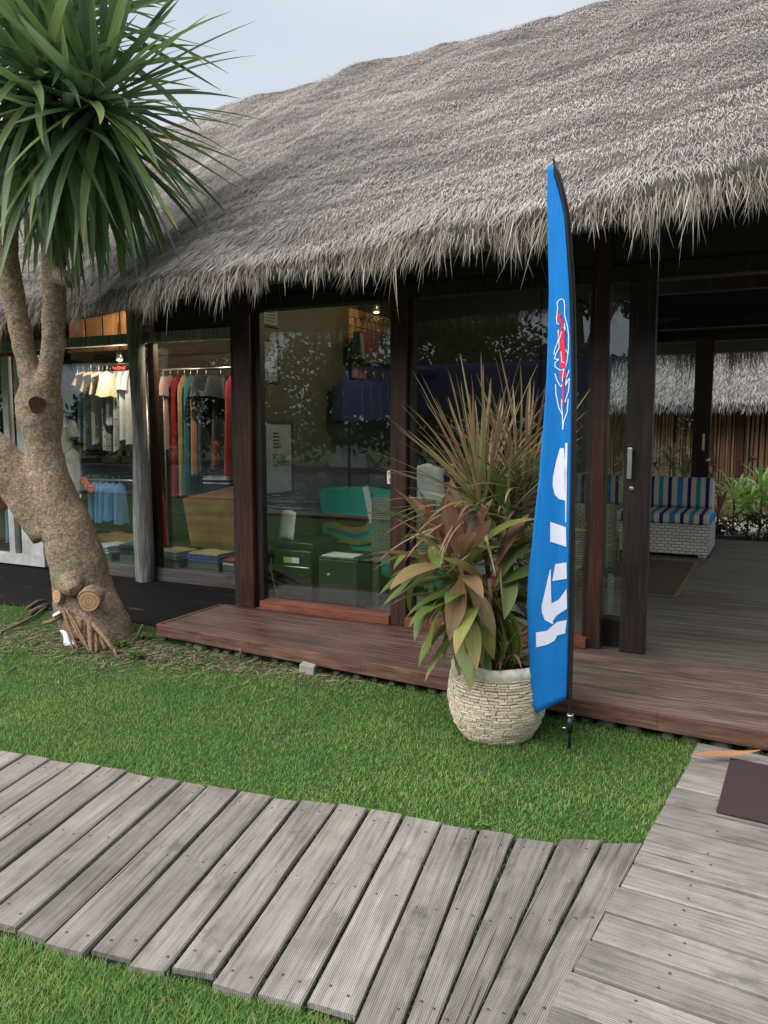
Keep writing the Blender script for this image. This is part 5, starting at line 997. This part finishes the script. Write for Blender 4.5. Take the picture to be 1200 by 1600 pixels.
# ================================================================== lounge at the back
sf = thing('wicker_sofa', 'white wicker sofa with striped cushions in the lounge', 'sofa', (-.63, 9.11, DZ)); LS = 2.0
boxpart(sf, (-LS, 0, .03), (-.002, .95, .36), m_wick, 'base', .006); MB().span((-.0015, .01, .03), (.003, .94, .36)).build('side_panel', m_latt, sf); boxpart(sf, (-LS, .80, .36), (-.02, .95, .78), m_wick, 'back_frame', .01)
for x in (-LS+.06, -LS/2, -.06): boxpart(sf, (x-.04, .03, 0), (x+.04, .09, .03), m_wick, 'foot', 0)
def cushion(a, b, nm, r=.05):
    o = MB().span(a, b).build(nm, m_stripe, sf); md = o.modifiers.new('b', 'BEVEL'); md.width = r; md.segments = 4; return o
cushion((-LS+.02, -.04, .362), (.02, .74, .475), 'seat_cushion', .045); cushion((-LS+.02, .66, .477), (-.01, .81, .83), 'back_cushion', .06)
rg = thing('rug', 'thin brown rug on the lounge floor in front of the sofa', 'rug', (-.70, 6.9, DZ+.002)); MB().span((-1.3, .03, 0), (-.03, 1.87, .006)).build('pile', m_rug, rg); rb_ = MB(); rb_.span((-1.33, 0, 0), (0, .029, .007)); rb_.span((-1.33, 1.871, 0), (0, 1.9, .007)); rb_.span((-.029, .029, 0), (0, 1.871, .007)); rb_.span((-1.33, .029, 0), (-1.301, 1.871, .007)); rb_.build('border', m_rugb, rg)
# garden behind
def bgplant(name, label, loc, meshes, count, s0, s1, el0=80, el1=-25, hgt=.0, group=None, stem=True):
    o = thing(name, label, 'plant', loc, random.uniform(0, 6), group); rosette(o, (0, 0, hgt), meshes, count, el0, el1, 8, s0, s1)
    if stem and hgt > .1: MB().tube([(0, 0, -.05), (.01, 0, hgt*.5), (0, 0, hgt)], [.02, .016, .014], 7).build('stem', m_root, o)
GP = [(0, .012), (.2, .03), (.5, .055), (.8, .03), (1, .002)]
GL = [[leaf_mesh('garden_leaf', m_bgleaf, .36, GP, .3, .2, 7, .3, 40), leaf_mesh('garden_leaf', m_bgleaf, .4, GP, .8, .2, 7, .3, 41)]]; YL2 = [[leaf_mesh('yellow_leaf', m_yelleaf, .42, GP, .4, .2, 7, .3, 42), leaf_mesh('yellow_leaf', m_cord, .4, GP, .7, .2, 7, .3, 43)]]; RL = [[leaf_mesh('red_leaf', m_cordr, .4, GP, .5, .2, 7, .3, 44), leaf_mesh('red_leaf', m_cord, .4, GP, .9, .2, 7, .3, 45)]]
for i, (u, v, y, lb) in enumerate(((1148, 772, 12.1, 'light green leafy plant outside the lounge, left one of the bright pair'), (1190, 758, 12.3, 'light green leafy plant outside the lounge, right one of the bright pair'), (1170, 780, 12.5, 'light green leafy plant behind the bright pair'), (1215, 770, 12.2, 'light green leafy plant at the right edge of the frame'))):
    p = pos(u, v, y); bgplant('garden_plant', lb, (p.x, y, .0), GL, 36, .85, 1.25, 80, -45, p.z-.0, 'light green plants outside the lounge')
for i, (u, v, y, lb, ML) in enumerate(((1048, 712, 11.4, 'yellow-leaved cordyline outside the back glass', YL2), (1070, 735, 11.3, 'smaller yellowing cordyline near the back post', YL2), (1112, 740, 11.4, 'red-leaved cordyline just right of the back post', RL), (1122, 800, 11.25, 'dark red low plant beside the sofa end', RL))):
    p = pos(u, v, y); bgplant('garden_cordyline', lb, (p.x, y, .0), ML, 24, .7, 1.05, 80, -35, p.z)
def bush(name, label, c, rx, ry, rz_, n, leaf=(.04, .09), mt=None, fl_=0):
    q = rng; v = unit(q.normal(size=(n, 3)))*(q.uniform(.35, 1, n)**.5)[:, None]*np.array([rx, ry, rz_]); v = v*(1+.25*np.sin(v[:, :1]*17)*np.cos(v[:, 1:2]*13)); a = unit(q.normal(size=(n, 3)))
    o = thing(name, label, 'bush', c); place('foliage', blades('foliage', mt or m_treeleaf, v+np.array([0, 0, rz_]), a, unit(np.cross(a, q.normal(size=(n, 3)))), q.uniform(*leaf, n), q.uniform(leaf[0]*.5, leaf[1]*.55, n), np.zeros((n, 3))), o)
    if fl_:
        v = unit(q.normal(size=(fl_, 3)))*np.array([rx, ry, rz_]); a = unit(q.normal(size=(fl_, 3))); place('blossom', blades('blossom', m_flower, v+np.array([0, 0, rz_]), a, unit(np.cross(a, q.normal(size=(fl_, 3)))), q.uniform(.03, .05, fl_), q.uniform(.02, .03, fl_), np.zeros((fl_, 3))), o)
    MB().tube([(0, 0, -.02), (0, 0, rz_)], [.02, .008], 6).build('stem', m_stick, o); return o
p = pos(1185, 820, 11.2); bush('flowering_bush', 'low dark bush with white blossoms outside the lounge', (p.x, 11.2, 0), .35, .22, .24, 900, (.03, .06), None, 60); p = pos(1125, 825, 11.3); bush('low_bush', 'small dark bush beside the sofa end outside', (p.x, 11.3, 0), .12, .15, .15, 300, (.03, .06))
MB().span((-2.2, 11.05, -.02), (4, 11.12, .14)).build('garden_kerb', m_stone).name; tag(bpy.data.objects['garden_kerb'], 'low stone kerb of the planting bed behind the lounge', 'kerb')
# bamboo hut
ht = thing('bamboo_hut', 'small bamboo-walled hut with thatched roof behind the lounge', 'hut', (-1, 14.5, 0)); cane = []
for s in range(3):
    mb = MB(); pts = []; rr = []
    for k in range(6):
        for e, dr2 in ((0, 1.0), (.02, 1.12), (.04, 1.)): pts.append((0, 0, k*.36+e)); rr.append(.021*dr2)
    pts.append((0, 0, 2.0)); rr.append(.021); mb.tube(pts, rr, 7); cane.append(mb.mesh('bamboo_cane', m_bamboo))
for k in range(88): place('bamboo_cane', cane[k % 3], ht, (-2.6+k*.0455+random.uniform(-.004, .004), random.uniform(-.012, .012), -.02), (random.uniform(-.012, .012), random.uniform(-.012, .012), random.uniform(0, 6)), (random.uniform(.8, 1.1),)*2+(1,))
for x in (-1.55, -.05, .42, 1.3): MB().span((x-.05, -.10, 0), (x+.05, -.02, 2.0)).build('post', m_redpost, ht)
MB().span((-2.65, .03, 0), (1.5, .08, 2)).build('inner_wall', m_wall2, ht)
MB().add([(-3.2, -.55, 1.95), (2.2, -.55, 1.95), (2.2, 1.3, 3.35), (-3.2, 1.3, 3.35), (-3.2, -.45, 1.85), (2.2, -.45, 1.85), (2.2, 1.3, 3.1), (-3.2, 1.3, 3.1)], [(0, 1, 2, 3), (7, 6, 5, 4), (0, 4, 5, 1), (3, 2, 6, 7), (0, 3, 7, 4), (1, 5, 6, 2)]).build('roof', m_thbody, ht)
n = 16000; x = rng.uniform(-3.1, 2.1, n); t = rng.uniform(0, 1, n); B = np.stack([x, -.55+1.85*t, 1.96+1.4*t], 1); d = unit(np.stack([rng.normal(0, .3, n), -.77+rng.normal(0, .1, n), -.62+rng.uniform(0, .25, n)], 1)); ed = rng.uniform(0, 1, n) < .16; B[ed, 1] = -.55+rng.uniform(0, .12, ed.sum()); B[ed, 2] = 1.97+rng.uniform(-.08, .05, ed.sum()); d[ed, 2] -= .6; d = unit(d)
tag(place('thatch_straw', blades('hut_thatch', m_hutthatch, B, d, unit(np.cross(d, np.array([0, -.6, .8]))), rng.uniform(.1, .22, n), rng.uniform(.008, .018, n), np.array([0, 0, -1.])*rng.uniform(0, .2, n)[:, None]), ht), kind='stuff')
def bicycle(label, x, y, rz, lean):
    o = thing('bicycle', label, 'bicycle', (x, y, .02), rz); o.rotation_euler = (lean, 0, rz); r = .33
    for sx in (-.52, .52):
        wl_ = MB().tube([(sx+r*math.cos(a), 0, r+r*math.sin(a)) for a in np.linspace(0, 2*PI, 33)], .018, 7, cap=False).build('wheel', m_rubber, o); sp = MB()
        for k in range(12): a = k*PI/6; sp.tube([(sx, 0, r), (sx+(r-.02)*math.cos(a), 0, r+(r-.02)*math.sin(a))], .0018, 4)
        sp.build('spokes', m_steel, wl_)
    f = MB()
    for a, b in (((-.52, 0, r), (-.16, 0, .82)), ((-.52, 0, r), (-.06, 0, .30)), ((-.06, 0, .30), (-.18, 0, .9)), ((-.06, 0, .30), (.36, 0, .78)), ((-.16, 0, .82), (.34, 0, .88)), ((.52, 0, r), (.36, 0, .74)), ((.36, 0, .74), (.32, 0, 1.0))): f.tube([a, b], .017, 8)
    f.build('frame', m_bike, o); MB().tube([(.24, -.28, 1.03), (.32, -.12, 1.04), (.34, 0, 1.0), (.32, .12, 1.04), (.24, .28, 1.03)], .013, 8).build('handlebar', m_bike, o)
    MB().lathe([(.001, -.02), (.05, -.015), (.075, .01), (.06, .03), (.001, .035)], (-.2, 0, .92), 12).build('saddle', m_black, o)
p = pos(1040, 740, 13.8); bicycle('dark bicycle leaning on the bamboo wall, seen through the back glass', p.x, 13.85, .12, -.12); p = pos(1200, 740, 13.8); bicycle('dark bicycle leaning on the bamboo wall at the right edge', p.x+.05, 13.75, PI-.1, .12)

# ================================================================== what the glass reflects: trees, awning and villa beyond the pool
def tree(label, x, y, h, r, n, seed, leaf=(.12, .28)):
    q = np.random.default_rng(seed); o = thing('garden_tree', label, 'tree', (x, y, 0), 0, None); cl = 26; cc = unit(q.normal(size=(cl, 3)))*(q.uniform(.25, 1, cl)**.6)[:, None]*np.array([r, r, r*.75])+np.array([0, 0, h-r*.7]); i = q.integers(0, cl, n); sp = q.uniform(.25, .5, cl)*r*.75
    v = cc[i]+unit(q.normal(size=(n, 3)))*(q.uniform(0, 1, n)**.4*sp[i])[:, None]*np.array([1, 1, .7]); a = unit(q.normal(size=(n, 3))+np.array([0, 0, -.4]))
    place('crown', blades('crown', m_treeleaf, v, a, unit(np.cross(a, q.normal(size=(n, 3)))), q.uniform(*leaf, n), q.uniform(leaf[0]*.5, leaf[1]*.5, n), np.zeros((n, 3))), o); tk_ = MB(); fk = Vector((0, 0, h*.42)); tk_.tube([(0, 0, -.1), (.1, 0, h*.2), tuple(fk)], [r*.11, r*.085, r*.07], 9)
    for k in range(7): e = Vector(cc[k*3]); tk_.tube([tuple(fk*.9), tuple(fk.lerp(e, .5)+Vector((0, 0, .1))), tuple(e)], [r*.05, r*.035, r*.015], 6)
    tk_.build('trunk', m_bark, o)
for i, (x, y, h, r) in enumerate(((-1.5, -17.5, 8.5, 3.2), (-6.5, -19, 9.5, 3.2), (-11.5, -18, 7.5, 2.6), (-17, -19.5, 9, 3.0), (-23, -18, 7, 2.7), (-29, -20, 9, 3.2), (3.5, -16, 9, 3.0), (8, -12, 8, 2.8), (-34, -10, 8, 3))):
    tree('leafy tree beyond the pool mirrored in the glass, number %s from the right' % ('three', 'four', 'five', 'six', 'seven', 'eight', 'two', 'one', 'nine')[i], x, y, h, r, 6500, 60+i, (.16, .36))
tree('leafy tree rising behind the bamboo hut', -1.2, 19.5, 6.5, 2.6, 4500, 90, (.1, .22)); tree('second leafy tree behind the bamboo hut further right', 2.8, 20.5, 7, 2.8, 3600, 91, (.1, .22))
for k in range(9): bush('hedge_bush', 'tall dark hedge bush at the left end of the pool', (-34+random.uniform(-.5, .5), -15+k*2.2, 0), 1.2, 1.6, 2.2+random.uniform(-.5, .9), 1800, (.14, .34))['group'] = 'hedge at the end of the pool'
for k in range(20):
    bush('hedge_bush', 'tall dark hedge bush along the far side of the pool', (-30+k*2.2, -16.3+random.uniform(-.4, .4), 0), 1.6, 1.0, 2.1+random.uniform(-.5, .9), 2000, (.14, .34))['group'] = 'hedge beyond the pool'
aw = thing('blue_awning', 'long dark blue fabric awning on poles beside the pool', 'awning', (-5.6, -6.2, 0))
MB().grid(lambda i, j: (-3.6+7.2*i, .05*math.sin(i*30)*(1-j), 1.78+.06*math.sin(i*9)*(1-j)+(1.12)*j), 60, 6).build('valance', m_awning, aw).modifiers.new('t', 'SOLIDIFY').thickness = .01
for x in (-3.5, -1.2, 1.2, 3.5): MB().tube([(x, -.08, 0), (x, -.08, 2.9)], .035, 8).build('pole', m_post, aw)
vl = thing('garden_wall', 'low pale rendered garden wall with stepped top beyond the pool', 'wall', (-14.2, -15.6, 0)); boxpart(vl, (-.8, 0, 0), (.8, .25, .55), m_villa, 'base', .02); boxpart(vl, (-.5, .02, .551), (.45, .23, .85), m_villa, 'step', .02)
